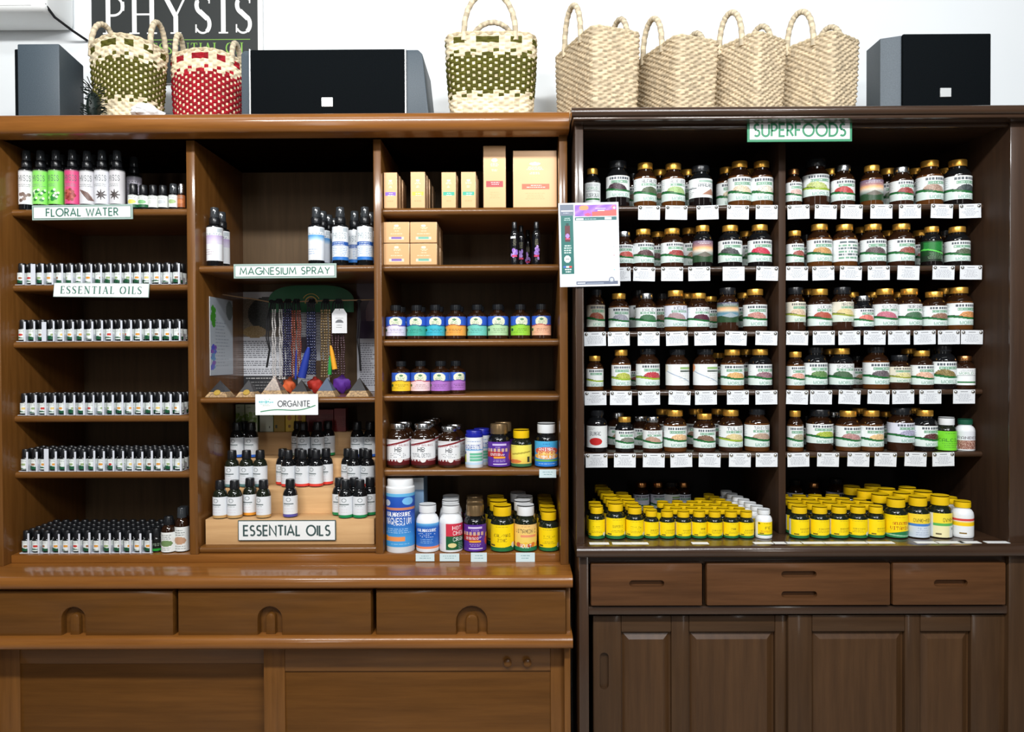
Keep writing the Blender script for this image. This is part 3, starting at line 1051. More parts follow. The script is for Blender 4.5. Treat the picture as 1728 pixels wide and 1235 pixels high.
ROWS_R = [
    [(1339, 287, 27, 'copper', B_, '', (222, 184, 174), 'blush', None), (1376.5, 271.6, 42.5, 'black', B_, 'yellow', (192, 204, 124), 'lime', None),
     (1422, 281, 38, 'silver', B_, '', (192, 62, 62), 'red', None), (1471, 281, 36, 'gold', A, 'sunset', None, 'sunset', None),
     (1521, 284, 36.5, 'silver', B_, '', (160, 66, 64), 'brick-red', None), (1568.5, 273, 41.6, 'gold', A, '', (184, 154, 136), 'fawn', None),
     (1616, 272, 42.6, 'gold', D_, '', (64, 74, 76), 'slate', None)],
    [(1341, 390.5, 29.7, 'gold', B_, '', (172, 92, 84), 'brick-red', None), (1382.7, 379.6, 40, 'gold', A, '', (204, 154, 94), 'ochre', None),
     (1425, 380, 40.5, 'gold', A, 'block', None, 'text', None), (1473, 379.6, 40.9, 'gold', B_, '', (104, 88, 90), 'charcoal', None),
     (1520.7, 379, 41.6, 'gold', B_, '', (154, 82, 72), 'russet', None), (1572, 383.6, 33, 'gold', D_, 'forest', None, 'forest', None),
     (1615, 384, 38.9, 'gold', D_, '', (94, 104, 84), 'moss-grey', None)],
    [(1342, 486, 33, 'black', B_, 'cream', (230, 200, 170), 'peach', None), (1383, 488.5, 39, 'gold', B_, '', (184, 84, 66), 'brick-red', 'LUCUMA'),
     (1421, 485.7, 36, 'black', B_, 'cream', (234, 212, 150), 'pale-yellow', 'MAITAKE'), (1456, 500, 33.6, 'silver', D_, '', (226, 124, 112), 'coral', None),
     (1493, 488, 40, 'gold', B_, '', (204, 114, 134), 'rose', 'MILK THISTLE'), (1534, 488, 39.6, 'gold', B_, '', (72, 112, 82), 'leaf-green', 'MORINGA'),
     (1576, 493, 39.5, 'gold', B_, '', (154, 114, 94), 'walnut', None), (1618, 485.7, 42, 'gold', A, '', (224, 154, 94), 'orange', None)],
    [(1342, 594, 30, 'gold', A, '', (232, 172, 154), 'pink', None), (1375.6, 585.7, 38.7, 'black', D_, '', (104, 144, 84), 'grass-green', None),
     (1419.5, 588, 39.8, 'gold', D_, '', (72, 104, 74), 'leaf-green', 'SPIRULINA'), (1478, 585, 41, 'black', A, '', (104, 94, 100), 'grey-plum', None),
     (1517.6, 599.6, 35, 'black', B_, 'cream', (232, 222, 160), 'pale-yellow', None), (1555, 592, 37, 'gold', B_, '', (240, 190, 162), 'apricot', None),
     (1591, 583, 41, 'black', D_, '', (144, 124, 74), 'olive-brown', None), (1627.5, 601, 32, 'copper', B_, 'plain', None, 'no', None)],
    [(1341.5, 693, 27, 'gold', A, '', (180, 170, 140), 'small grey', None), (1383, 691, 42.6, 'black', B_, '', (176, 194, 72), 'lime', None),
     (1431, 693, 39.6, 'gold', A, '', (194, 144, 142), 'dusty-pink', None), (1470, 692.5, 39, 'gold', A, '', (240, 202, 144), 'peach', None),
     (1520, 688, 41.9, 'black', B_, 'lav', (176, 174, 204), 'lilac', None), (1560.5, 692, 38.9, 'gold', D_, '', (94, 52, 54), 'maroon', None)],
]
SHN = ['top', 'second', 'third', 'fourth', 'fifth']
HEAP = {'no': 'heapless label', 'sunset': 'sunset picture label', 'leaflet': 'cream leaflet wrapped round', 'text': 'text-only label', 'forest': 'dark-green picture label'}
seed = 100
for bay, rows in (('left', ROWS_L), ('right', ROWS_R)):
    for ri, row in enumerate(rows):
        for k, (px, top, w, cap, fill, kind, mound, mname, title) in enumerate(row):
            seed += 1
            R = w / 2 / FPX * 2.06
            Y = RYS + 0.006 + R
            if bay == 'left' and ri == 0 and k == 5:
                Y += 0.066                           # stands half behind its neighbour
            if bay == 'left' and ri == 0 and k == 0:
                Y += 0.012
            lab = HEAP.get(mname, f'{mname} heap label')
            style = 'tallcap' if (cap == 'black' and (mname in ('dark-plum',) or px in (1376.5, 1228, 1342, 1421, 1383, 1520, 1517.6, 1182))) else None
            jar(px, top, w, cap, fill, kind, mound, mname, title, ('r', ri), Y,
                f"{cap}-capped jar with {lab}, {ORD[k]} from left on {SHN[ri]} shelf, dark cabinet's {bay} bay" if len(lab.split()) <= 3 else
                f"{cap}-capped jar, {lab}, {ORD[k]} on {SHN[ri]} shelf, dark cabinet's {bay} bay", seed, style=style)
        if bay == 'right' and ri == 4:               # a lime-labelled bottle and a green-capped one end the last shelf
            R = 31.5 / 2 / FPX * 2.06
            x, R, H = size_at(1597, 704, 31.5, 2.056, SHELF[('r', 4)])
            a = Art(80, 40, (120, 214, 50))
            a.lines(26, 54, 4, 8, 4, (70, 140, 50), random.Random(1), True).text('CALCIUM', 40, 15, (50, 120, 40)).lines(26, 56, 25, 34, 4, (80, 150, 50), random.Random(2), True).ell(55, 33, 4, 4, (225, 240, 215))
            put_bottle('supplement_bottle', "white-capped dark bottle with lime green label, seventh on fifth shelf, dark cabinet's right bay", 'bottle',
                       bottle_meshes('pill', R, H, 'white', 'glass_green', None, a.a, 'lime'), (x, 2.056, SHELF[('r', 4)]))
            x, R, H = size_at(1628.5, 707, 30, 2.06, SHELF[('r', 4)])
            a = Art(80, 44, (222, 226, 232))
            a.text('CRANBERRY', 40, 12, (90, 80, 86))
            a.rect(0, 22, 80, 44, (172, 128, 112))
            sp = np.random.RandomState(3).rand(44, 80)
            a.mask((sp > .6) & (a.yy > 22), (120, 70, 60)).mask((sp < .15) & (a.yy > 22), (220, 190, 175))
            put_bottle('supplement_bottle', "white bottle with green cap and brown print at right end of fifth shelf, dark cabinet", 'bottle',
                       bottle_meshes('white', R, H, 'green', 'plastic_white', None, a.a, 'cran'), (x, 2.06, SHELF[('r', 4)]))

# jars standing behind the front ones (mostly a cap and a strip of label show between neighbours)
BACKS = {('left', 0): [(1113, 290, 'gold', 3), (1160, 288, 'gold', 4), (1266, 281, 'gold', 7), (1068, 292, 'black', 2)],
         ('left', 1): [(1110, 395, 'gold', 2), (1163, 386, 'gold', 3), (1260, 392, 'gold', 5)],
         ('left', 2): [(1077, 492, 'black', 2), (1118, 494, 'black', 3), (1158, 496, 'gold', 4), (1198, 503, 'gold', 5), (1256, 497, 'gold', 6)],
         ('left', 3): [(1075, 606, 'black', 2), (1211, 596, 'gold', 5), (1260, 590, 'gold', 6)],
         ('left', 4): [(1042, 697, 'silver', 1), (1081, 699, 'silver', 2), (1119, 689, 'gold', 3), (1174, 690, 'gold', 4), (1212, 689, 'gold', 5)],
         ('right', 0): [(1402, 284, 'gold', 2), (1498, 287, 'gold', 4), (1546, 283, 'gold', 5), (1597, 286, 'gold', 6)],
         ('right', 1): [(1362, 396, 'black', 1), (1455, 386, 'gold', 3), (1501, 391, 'gold', 4), (1553, 391, 'gold', 5), (1595, 389, 'black', 6)],
         ('right', 2): [(1365, 491, 'gold', 1), (1437, 492, 'gold', 3), (1473, 491, 'gold', 4), (1517, 491, 'gold', 5), (1595, 490, 'gold', 7)],
         ('right', 3): [(1401, 589, 'gold', 2), (1447, 603, 'black', 3), (1533, 587, 'gold', 5), (1568, 586, 'black', 6)],
         ('right', 4): [(1361, 703, 'black', 1), (1407, 694, 'silver', 2), (1450, 690, 'gold', 3), (1496, 694, 'gold', 4), (1540, 689, 'gold', 5), (1590, 704, 'silver', 6)]}
moundset = [(150, 120, 100), (120, 90, 90), (196, 160, 130), (100, 130, 90), (180, 90, 80)]
for (bay, ri), lst in BACKS.items():
    for (px, top, cap, k) in lst:
        seed += 1
        Y = RYS + 0.006 + 0.033 + 0.076
        zb = SHELF[('r', ri)]
        rngb = random.Random(seed)
        x, R, H = size_at(px, top, 36, Y, zb)
        H = min(H, 0.125)
        ms = bottle_meshes('jar', 0.0295, round(H, 2), cap, 'glass_amber', B_, art_super(moundset[seed % 5], None, '', seed % 5), ('back', seed % 5), 20)
        put_bottle('supplement_jar', f"{cap}-capped jar half hidden behind {ORD[k - 1]} and {ORD[k]} jars, {SHN[ri]} shelf, dark {bay} bay" if not (k >= len((ROWS_L if bay == 'left' else ROWS_R)[ri])) else
                   f"{cap}-capped jar half hidden behind {ORD[k - 1]} jar, {SHN[ri]} shelf, dark cabinet's {bay} bay", 'jar', ms, (x, Y, zb), rngb.uniform(-.2, .2))

# ------------------------------------------------------------------ yellow-capped bottles on the dark cabinet's counter
YEL, YINK = (250, 218, 12), (120, 100, 20)


def art_yellow(title, seed, white_edge=True):
    rng = random.Random(seed)
    a = Art(88, 44, (236, 238, 232), 2)
    off = rng.choice([-6, -2, 0, 2, 5]) if white_edge else 0
    c = 44 + off
    a.rect(c - 27, 0, c + 27, 40, YEL)
    a.lines(c - 12, c + 12, 3, 6, 4, (190, 160, 30), rng, True)
    if title:
        for q, t in enumerate(title.split('|')):
            a.text(t, c, 15 + 8 * q, YINK, .6 if '|' in title else .5, .8)
    else:
        x = c - 9
        while x < c + 13:
            a.rect(x, 20, x + 1, 23.5, mix(YINK, YEL, .25))
            x += rng.choice([1.5, 2, 2.5])
    a.lines(c - 13, c + 13, 26 if title is None or '|' not in title else 31, 31, 3, (150, 128, 30), rng, True)
    a.rect(c - 20, 33, c - 11, 36, (110, 95, 30))
    a.mask((a.yy > 37.5 - 2.5 * np.exp(-((a.xx - c - 18) / 9) ** 2)), (36, 110, 62))
    a.ell(c + 19, 34.5, 4.2, 4.8, (228, 234, 212))
    return a.a


YB_ = {}


def ybottle(px, top, w, Y, zb, title, key, label, cap='yellow', group=None, art=None, glass='glass_green', style='pill'):
    x, R, H = size_at(px, top, w, Y, zb)
    if key not in YB_:
        YB_[key] = bottle_meshes(style, R, H, cap, glass, None, art if art is not None else art_yellow(title, hash_(key)), key)
    return put_bottle('supplement_bottle', label, 'bottle', YB_[key], (x, Y, zb), 0.0, group)


def hash_(s):
    return sum((i + 1) * ord(ch) for i, ch in enumerate(str(s))) % 9973


zb = r_ctr
YF = 1.984
front = [(1006.6, 853, 28.4, 'SUPER', 1), (1038.6, 847.7, 32.6, 'SUPER C', 5), (1071, 854, 30.3, 'COMPLEX', 4), (1099, 860, 25, None, 1), (1125.5, 861, 26, None, 0),
         (1153, 861.5, 26, None, 3), (1179.7, 861, 25.8, 'IRON', 3), (1206, 861.5, 26, None, 3), (1233.3, 861.5, 26, 'ZINC', 4), (1259.2, 862, 25, None, 6)]
names = ['SUPER', 'SUPER C']
for k, (px, top, w, ttl, nb) in enumerate(front):
    key = ('ya', k)
    t0 = ybottle(px, top, w, YF, zb, ttl, key, f"yellow-capped bottle with yellow label, {ORD[k]} from left in front row, dark cabinet's left counter")
    pit = (w + 1.2) / FPX * YF
    for b in range(nb):
        sh = 0.0
        if k >= 5:
            sh = -0.010 * (b + 1) if k < 9 else -0.006 * (b + 1)
        Yb = YF + pit * (b + 1)
        copy_thing(t0, (t0.location.x + sh - (0.0 if k > 3 else 0.002 * b), Yb, zb + 0.0004), f"yellow-capped bottle, {ORD[b]} behind the {ORD[k]} front bottle, dark cabinet's left counter")
a = Art(80, 44, (236, 240, 242))
a.rect(24, 3, 60, 38, YEL).rect(25, 5, 29, 9, (90, 80, 20)).lines(36, 56, 6, 9, 3, YINK, random.Random(4)).text('FE', 44, 15, YINK).lines(30, 58, 26, 30, 3, (200, 90, 40), random.Random(5)).rect(28, 32, 36, 35, (120, 100, 30)).rect(24, 36, 60, 39, (60, 130, 70))
t0 = ybottle(1288.5, 858.5, 27.6, YF, zb, None, 'wht', "white bottle with white cap and yellow label at right end of left counter's front row", 'white', art=a.a, glass='plastic_white', style='white')
for b in range(6):
    copy_thing(t0, (t0.location.x - 0.004 * (b + 1), YF + 0.0445 * (b + 1), zb + 0.0004), f"white bottle, {ORD[b]} behind the white front bottle, dark cabinet's left counter")
for q, (px, top, w, cap) in enumerate(((1082, 814, 27, 'copper'), (1110, 814, 25, 'copper'), (1133, 813, 30, 'black'), (1153.5, 814, 24, 'copper'))):
    Y = 2.305
    x, R, H = size_at(px, top, w, Y, zb)
    a = art_super(None, None, 'lav' if q != 2 else 'paperwrap', 900 + q) if q != 2 else art_super((200, 200, 220), None, 'paperwrap', 902)
    put_bottle('supplement_jar', f"brown jar with {'black' if cap == 'black' else 'copper'} cap, {ORD[q]} of four at the back of dark cabinet's left counter", 'jar',
               bottle_meshes('jar', R, H, cap, 'glass_amber', D_, a, ('lowback', q)), (x, Y, zb))

front = [(1348.7, 853, 32, None, 3), (1383, 853.5, 31.2, None, 3), (1415.6, 853, 31, None, 3), (1447.6, 853, 31.2, None, 3), (1477.7, 853, 28.5, None, 2)]
for k, (px, top, w, ttl, nb) in enumerate(front):
    t0 = ybottle(px, top, w, YF, zb, ttl, ('yb', k), f"yellow-capped bottle with yellow label, {ORD[k]} from left in front row, dark cabinet's right counter")
    pit = (w + 1.5) / FPX * YF
    for b in range(nb):
        copy_thing(t0, (t0.location.x + (0.004 if b % 2 else -0.003) - (0.004 * b if k == 4 else 0) + (.011 if k == 0 else .006 if k == 1 else 0), YF + pit * (b + 1), zb + 0.0004), f"yellow-capped bottle, {ORD[b]} behind the {ORD[k]} front bottle, dark cabinet's right counter")
a6 = Art(88, 46, YEL, 2)
a6.lines(32, 56, 4, 7, 4, (190, 150, 30), random.Random(3), True)
a6.text('SELECTED', 44, 14, (190, 80, 20), .5, .8).text('VITAMIN', 43, 23, (170, 60, 20), .7, 1)
a6.mask(a6.yy > 37 - 4 * np.sin((a6.xx - 30) / 14), (40, 125, 75))
a6.mask((a6.yy > 39) & (np.abs(a6.yy - 42 - (a6.xx - 44) * .1) < 1.4), (150, 200, 160))
a7 = Art(88, 46, (205, 216, 228), 2)
a7.rect(14, 0, 74, 20, (246, 214, 60)).rect(0, 19, 88, 24, (70, 130, 205)).text('DYNO-MIN', 44, 9, (70, 60, 30), .6, 1).text('CALCIUM', 46, 27, (120, 140, 175), .5, .8).lines(28, 60, 36, 43, 4, (150, 165, 190), random.Random(8), True)
a8 = Art(88, 46, (222, 226, 224), 2)
a8.rect(26, 0, 88, 20, (246, 222, 60)).rect(26, 19, 88, 24, (90, 180, 90)).rect(26, 24, 50, 46, (240, 232, 180)).text('DYNO-MIN', 54, 9, (70, 60, 30), .6, 1).text('MAGN', 60, 27, (120, 150, 130), .5, .8).rect(30, 38, 38, 41, (110, 100, 70))
a9 = Art(80, 44, (236, 238, 238), 2)
a9.rect(0, 6, 80, 11, (210, 70, 66)).text('WISDOM', 44, 14, (90, 130, 130), .7, 1)
for y in range(24, 44):
    a9.a[y] = mix((240, 220, 160), (250, 205, 20), min(1, (y - 24) / 8))
a9.rect(28, 36, 38, 39, (130, 100, 30))
for k, (px, top, w, art, cap, nb, gl, st, what) in enumerate((
        (1511.6, 839.7, 37.2, a6.a, 'yellow', 3, 'glass_green', 'pill', 'with slanted red lettering on yellow label'),
        (1548.7, 837, 36.4, a7.a, 'yellow', 3, 'glass_green', 'pill', 'with yellow and pale blue label'),
        (1586, 835, 37, a8.a, 'yellow', 2, 'glass_green', 'pill', 'with yellow, green and white label'),
        (1624, 845, 34, a9.a, 'yellow', 1, 'plastic_white', 'white', 'white, with red band above yellow label'))):
    t0 = ybottle(px, top, w, YF + 0.004, zb, None, ('yc', k), f"large yellow-capped bottle {what}, counter front", cap, art=art, glass=gl, style=st)
    pit = (w + 1.5) / FPX * YF
    for b in range(nb):
        copy_thing(t0, (t0.location.x - (0.012 if k < 3 else .004) * (b + 1), YF + 0.004 + pit * (b + 1), zb + 0.0004), f"large yellow-capped bottle, {ORD[b]} behind the bottle {what}")
for q, (px, top, w, cap) in enumerate(((1341, 809, 27, 'black'), (1373, 815, 25, 'copper'), (1411, 807, 32, 'black'))):
    Y = 2.29
    x, R, H = size_at(px, top, w, Y, zb)
    put_bottle('supplement_jar', f"brown jar with {'black' if cap == 'black' else 'copper'} cap, {ORD[q]} of three at the back of dark cabinet's right counter", 'jar',
               bottle_meshes('jar', R, H, cap, 'glass_amber', D_, art_super((150, 150, 170), None, 'lav', 910 + q), ('lowbackr', q)), (x, Y, zb))

# ------------------------------------------------------------------ text cards
def art_card(seed, w=36, h=24):
    rng = random.Random(seed)
    a = Art(w, h, (226, 230, 234))
    a.rect(w * .32, 3, w * .68, 4, (110, 112, 116))
    y = 7
    while y < h - 4:
        ln = rng.uniform(.35, .8) * w
        x = (w - ln) / 2
        while x < (w + ln) / 2:
            k = rng.choice([2, 3, 4])
            a.rect(x, y, min(x + k, (w + ln) / 2), y + 1, (178, 182, 190))
            x += k + 1
        y += 2
    for (cx_, cy_) in ((2, 2), (w - 3, 2), (2, h - 3), (w - 3, h - 3)):
        a.rect(cx_, cy_, cx_ + 1, cy_ + 1, (196, 200, 204))
    return a.a


CW, CH = 36.5 / FPX * RYS, 23.5 / FPX * RYS
card_meshes = []
for v in range(5):
    m = MB()
    m.box(-CW / 2, CW / 2, -0.0008, 0.0004, -CH, 0, 'paper_white')
    m.art_flat(art_card(40 + v), -CW / 2, CW / 2, -CH, 0, -0.0010, 'printed_label')
    card_meshes.append(m.mesh('card'))
m = MB()
m.lathe([(0, .0042), (.0022, .0038), (.0042, .0022), (.0046, .0006), (.0032, 0)], 'pin_steel', 14)
pin_mesh = m.mesh('pin')
pin_mesh.transform(Matrix.Rotation(PI / 2, 4, 'X'))
CARDS = {
    ('left', 0): [1096, 1142, 1194, 1245.7, 1294], ('left', 1): [1046, 1087.6, 1134.5, 1180, 1238, 1295],
    ('left', 2): [1004, 1044, 1094.6, 1142, 1190, 1242, 1293.6], ('left', 3): [1004.6, 1047.5, 1095, 1147, 1191, 1245, 1293],
    ('left', 4): [1006, 1054, 1103, 1149, 1197.5, 1248.5, 1293.6],
    ('right', 0): [1347, 1393.6, 1437, 1487, 1535, 1589, 1636], ('right', 1): [1345, 1389, 1436, 1482.6, 1533, 1592, 1638],
    ('right', 2): [1345.6, 1390, 1433, 1476, 1517, 1560, 1601, 1640], ('right', 3): [1345.6, 1385.7, 1434, 1483, 1524, 1570, 1627],
    ('right', 4): [1347, 1397.6, 1449, 1495, 1545.7, 1592]}
rng = random.Random(5)
for (bay, ri), xs in CARDS.items():
    for k, px in enumerate(xs):
        Yc = RYS - 0.0018
        tilt = rng.uniform(-.03, .035)
        pinless = px in (1238, 1533)
        t = thing('text_card', f"white text card {'without pins' if pinless else 'pinned'} on {SHN[ri]} shelf edge, {ORD[k]} from left, dark cabinet's {bay} bay", 'card',
                  (X(px, Yc), Yc, SHELF[('r', ri)] - 0.001), rot=(0.02, tilt, 0))
        part('card', card_meshes[rng.randrange(5)], t)
        if not pinless:
            for s in (-1, 1):
                part('pin', pin_mesh, t, 'round steel push pin', loc=(s * (CW / 2 - 0.006), -0.0008, -0.0058))
flat = [(1011, 913.5, 33), (1049, 913.5, 32), (1079, 913.5, 29), (1181, 914, 28), (1287, 915, 32), (1316, 914.5, 22), (1338, 914, 26), (1371, 914, 36), (1408, 914, 36), (1444, 914, 34), (1485, 914, 44),
        (1561, 913, 34), (1603, 912.5, 44), (1635, 911.5, 34), (1681, 911.5, 38)]
for k, (px, py, w) in enumerate(flat):
    Y = 1.925
    ww = w / FPX * Y
    m = MB(); m.box(-ww / 2, ww / 2, -.02, .0, 0, .0008, 'paper_white')
    single('text_card', m, f"white card lying flat on dark cabinet's counter, {ORD[k]} from left", 'card', (X(px, Y, 914), Y + 0.008, r_ctr + 0.0002), (0, 0, rng.uniform(-.03, .03)))
# ------------------------------------------------------------------ lettering drawn as strokes
def _arc(cx, cy, rx, ry, a0, a1, n=14):
    return [(cx + rx * math.cos(rad(a0 + (a1 - a0) * i / n)), cy + ry * math.sin(rad(a0 + (a1 - a0) * i / n))) for i in range(n + 1)]


SANS = {
    'A': (.72, [[(0, 0), (.36, 1), (.72, 0)], [(.13, .32), (.59, .32)]]),
    'D': (.68, [[(0, 0), (0, 1), (.25, 1)] + _arc(.25, .5, .43, .5, 90, -90)[1:] + [(0, 0)]]),
    'E': (.46, [[(.46, 1), (0, 1), (0, 0), (.46, 0)], [(0, .52), (.42, .52)]]),
    'F': (.44, [[(.44, 1), (0, 1), (0, 0)], [(0, .52), (.40, .52)]]),
    'G': (.82, [_arc(.44, .5, .44, .5, 45, 360, 22) + [(.5, .5)]]),
    'I': (.0, [[(0, 0), (0, 1)]]),
    'L': (.40, [[(0, 1), (0, 0), (.40, 0)]]),
    'M': (.84, [[(0, 0), (.1, 1), (.42, .25), (.74, 1), (.84, 0)]]),
    'N': (.66, [[(0, 0), (0, 1), (.66, 0), (.66, 1)]]),
    'O': (.92, [_arc(.46, .5, .46, .5, 0, 360, 26)]),
    'P': (.46, [[(0, 0), (0, 1), (.2, 1)] + _arc(.2, .74, .26, .26, 90, -90)[1:] + [(0, .48)]]),
    'R': (.50, [[(0, 0), (0, 1), (.2, 1)] + _arc(.2, .74, .26, .26, 90, -90)[1:] + [(0, .48)], [(.2, .48), (.5, 0)]]),
    'S': (.48, [_arc(.25, .755, .21, .235, 40, 270, 12) + _arc(.23, .265, .235, .255, 90, -140, 12)]),
    'T': (.56, [[(0, 1), (.56, 1)], [(.28, 1), (.28, 0)]]),
    'U': (.60, [[(0, 1), (0, .3)] + _arc(.30, .3, .30, .3, 180, 360)[1:] + [(.60, 1)]]),
    'W': (1.0, [[(0, 1), (.26, 0), (.5, .85), (.74, 0), (1.0, 1)]]),
    'Y': (.60, [[(0, 1), (.30, .48), (.60, 1)], [(.30, .48), (.30, 0)]]),
}


def ribbon(mb, pts, w, y, mat, sc, ox, oz, slant=0.0):
    pts = [Vector((ox + (p[0] + slant * p[1]) * sc, oz + p[1] * sc)) for p in pts]
    n = len(pts)
    closed = (pts[0] - pts[-1]).length < 1e-6
    L, R_ = [], []
    for i, p in enumerate(pts):
        a = pts[i - 1] if i else (pts[-2] if closed else None)
        b = pts[i + 1] if i < n - 1 else (pts[1] if closed else None)
        d1 = (p - a).normalized() if a is not None else None
        d2 = (b - p).normalized() if b is not None else None
        if d1 is None: d1 = d2
        if d2 is None: d2 = d1
        n1, n2 = Vector((-d1.y, d1.x)), Vector((-d2.y, d2.x))
        mm = n1 + n2
        if mm.length < 1e-4:
            mm = n1
        mm.normalize()
        k = min(1.0 / max(.35, mm.dot(n1)), 2.2)
        L.append(p + mm * (w / 2 * k)); R_.append(p - mm * (w / 2 * k))
    vs = [(q.x, y, q.y) for q in L] + [(q.x, y, q.y) for q in R_]
    fs = [(n + i, n + i + 1, i + 1, i) for i in range(n - 1)]
    mb.add(vs, fs, mat)


def lettering(mb, s, cx, zb, h, w, y, mat, gap=.22, space=.5, glyphs=SANS, width=None):
    tot = 0
    adv = []
    for ch in s:
        g = space if ch == ' ' else glyphs[ch][0] + gap
        adv.append(g); tot += g
    tot -= gap
    sx = 1.0
    if width:
        sx = width / (tot * h)
    x = cx - tot * h * sx / 2
    for ch, g in zip(s, adv):
        if ch != ' ':
            for k, st in enumerate(glyphs[ch][1]):
                ww = w
                if isinstance(st, tuple):
                    st, f = st
                    ww = w * f
                ribbon(mb, [(p[0] * sx, p[1]) for p in st], ww, y - k * 0.00003, mat, h, x, zb)
        x += g * h * sx


# roman letters with thick and thin strokes and bracketed feet
def _sf(x, y, w=.2):
    return ([(x - w / 2, y), (x + w / 2, y)], .32)


SERIF = {
    'P': (.56, [([(.12, 0), (.12, 1)], 1), ([(.12, .985), (.28, .985)] + _arc(.28, .74, .27, .245, 90, -90, 12)[1:] + [(.12, .495)], .5), ([(.545, .86), (.555, .74), (.545, .62)], .8), _sf(.12, .015, .32), _sf(.08, .985, .2)]),
    'H': (.80, [([(.14, 0), (.14, 1)], 1), ([(.66, 0), (.66, 1)], 1), ([(.14, .52), (.66, .52)], .4)] + [_sf(a, b, .3) for a in (.14, .66) for b in (.015, .985)]),
    'Y': (.72, [([(.06, 1), (.37, .46)], 1), ([(.66, 1), (.37, .46)], .45), ([(.37, .48), (.37, 0)], 1), _sf(.37, .015, .32), _sf(.08, .985, .26), _sf(.65, .985, .22)]),
    'S': (.52, [(_arc(.27, .76, .20, .225, 35, 160, 8), .42), (_arc(.27, .76, .20, .225, 150, 235, 6) + [(.38, .40)], .9), ([(.15, .60), (.39, .39)], 1.05), (_arc(.25, .245, .20, .235, 55, -55, 8), .85), (_arc(.25, .245, .21, .235, -45, -150, 8), .42), ([(.445, 1), (.445, .8)], .3), ([(.05, .02), (.05, .24)], .3)]),
    'I': (.28, [([(.14, 0), (.14, 1)], 1), _sf(.14, .015, .28), _sf(.14, .985, .28)]),
    'E': (.54, [([(.12, 0), (.12, 1)], 1), ([(.02, .985), (.48, .985)], .36), ([(.12, .52), (.40, .52)], .36), ([(.02, .015), (.52, .015)], .36), ([(.47, 1), (.47, .82)], .35), ([(.51, 0), (.51, .2)], .35), ([(.40, .62), (.40, .42)], .3)]),
    'N': (.80, [([(.14, 0), (.14, 1)], .42), ([(.12, 1), (.66, 0)], 1), ([(.66, 0), (.66, 1)], .42), _sf(.14, .015, .26), _sf(.66, .985, .26), _sf(.08, .985, .2)]),
    'T': (.62, [([(.30, 0), (.30, 1)], 1), ([(.02, .985), (.58, .985)], .36), _sf(.30, .015, .3), ([(.03, 1), (.03, .8)], .35), ([(.57, 1), (.57, .8)], .35)]),
    'A': (.74, [([(.10, 0), (.37, 1)], .42), ([(.36, 1), (.64, 0)], 1), ([(.18, .34), (.52, .34)], .36), _sf(.10, .015, .22), _sf(.64, .015, .28)]),
    'L': (.52, [([(.12, 0), (.12, 1)], 1), ([(.02, .015), (.5, .015)], .36), ([(.49, 0), (.49, .22)], .35), _sf(.12, .985, .28)]),
    'O': (.80, [(_arc(.39, .5, .34, .485, 60, 120, 8), .4), (_arc(.39, .5, .34, .485, 115, 245, 12), .95), (_arc(.39, .5, .34, .485, 240, 300, 8), .4), (_arc(.39, .5, .34, .485, -65, 65, 12), .95)]),
}


def sign(label, text, px0, px1, py0, py1, Y, tilt=0.0, lean=0.0, style='bevel', glyphs=SANS, col='sign_teal', fill=.62, wfill=.72):
    a, b = P(px0, (py0 + py1) / 2, Y), P(px1, (py0 + py1) / 2, Y)
    cx_, w = (a.x + b.x) / 2, b.x - a.x
    zt, zb_ = Z(py0, Y, (px0 + px1) / 2), Z(py1, Y, (px0 + px1) / 2)
    h = zt - zb_
    t = thing('sign', label, 'sign', (cx_, Y, (zt + zb_) / 2), rot=(lean, tilt, 0))
    m = MB()
    edge = {'bevel': 'frame_bevel', 'green': 'sign_green', 'dark': 'sign_dark', 'plain': 'sign_white', 'greenline': 'frame_bevel'}[style]
    bw = {'bevel': .0045, 'green': .0062, 'dark': .0024, 'plain': .0, 'greenline': .0016}[style]
    m.box(-w / 2, w / 2, -.002, .001, -h / 2, h / 2, edge, .0007, 1)
    part('board', m, t)
    m = MB(); m.box(-w / 2 + bw, w / 2 - bw, -.0024, -.0019, -h / 2 + bw, h / 2 - bw, 'sign_white')
    if style == 'bevel':                             # thin green line inside the edge
        for (xa, xb, za, zc) in ((-w / 2 + bw, w / 2 - bw, h / 2 - bw - .001, h / 2 - bw), (-w / 2 + bw, w / 2 - bw, -h / 2 + bw, -h / 2 + bw + .001),
                                 (-w / 2 + bw, -w / 2 + bw + .001, -h / 2 + bw, h / 2 - bw), (w / 2 - bw - .001, w / 2 - bw, -h / 2 + bw, h / 2 - bw)):
            m.box(xa, xb, -.0026, -.0022, za, zc, 'sign_teal')
    part('face', m, t)
    if text:
        m = MB()
        lh = h * fill - 2 * bw * .5
        lettering(m, text, 0, -lh / 2, lh, lh * (.175 if glyphs is SANS else .18), -.0027, col, glyphs=glyphs, width=w * wfill)
        part('lettering', m, t)
    return t, w, h


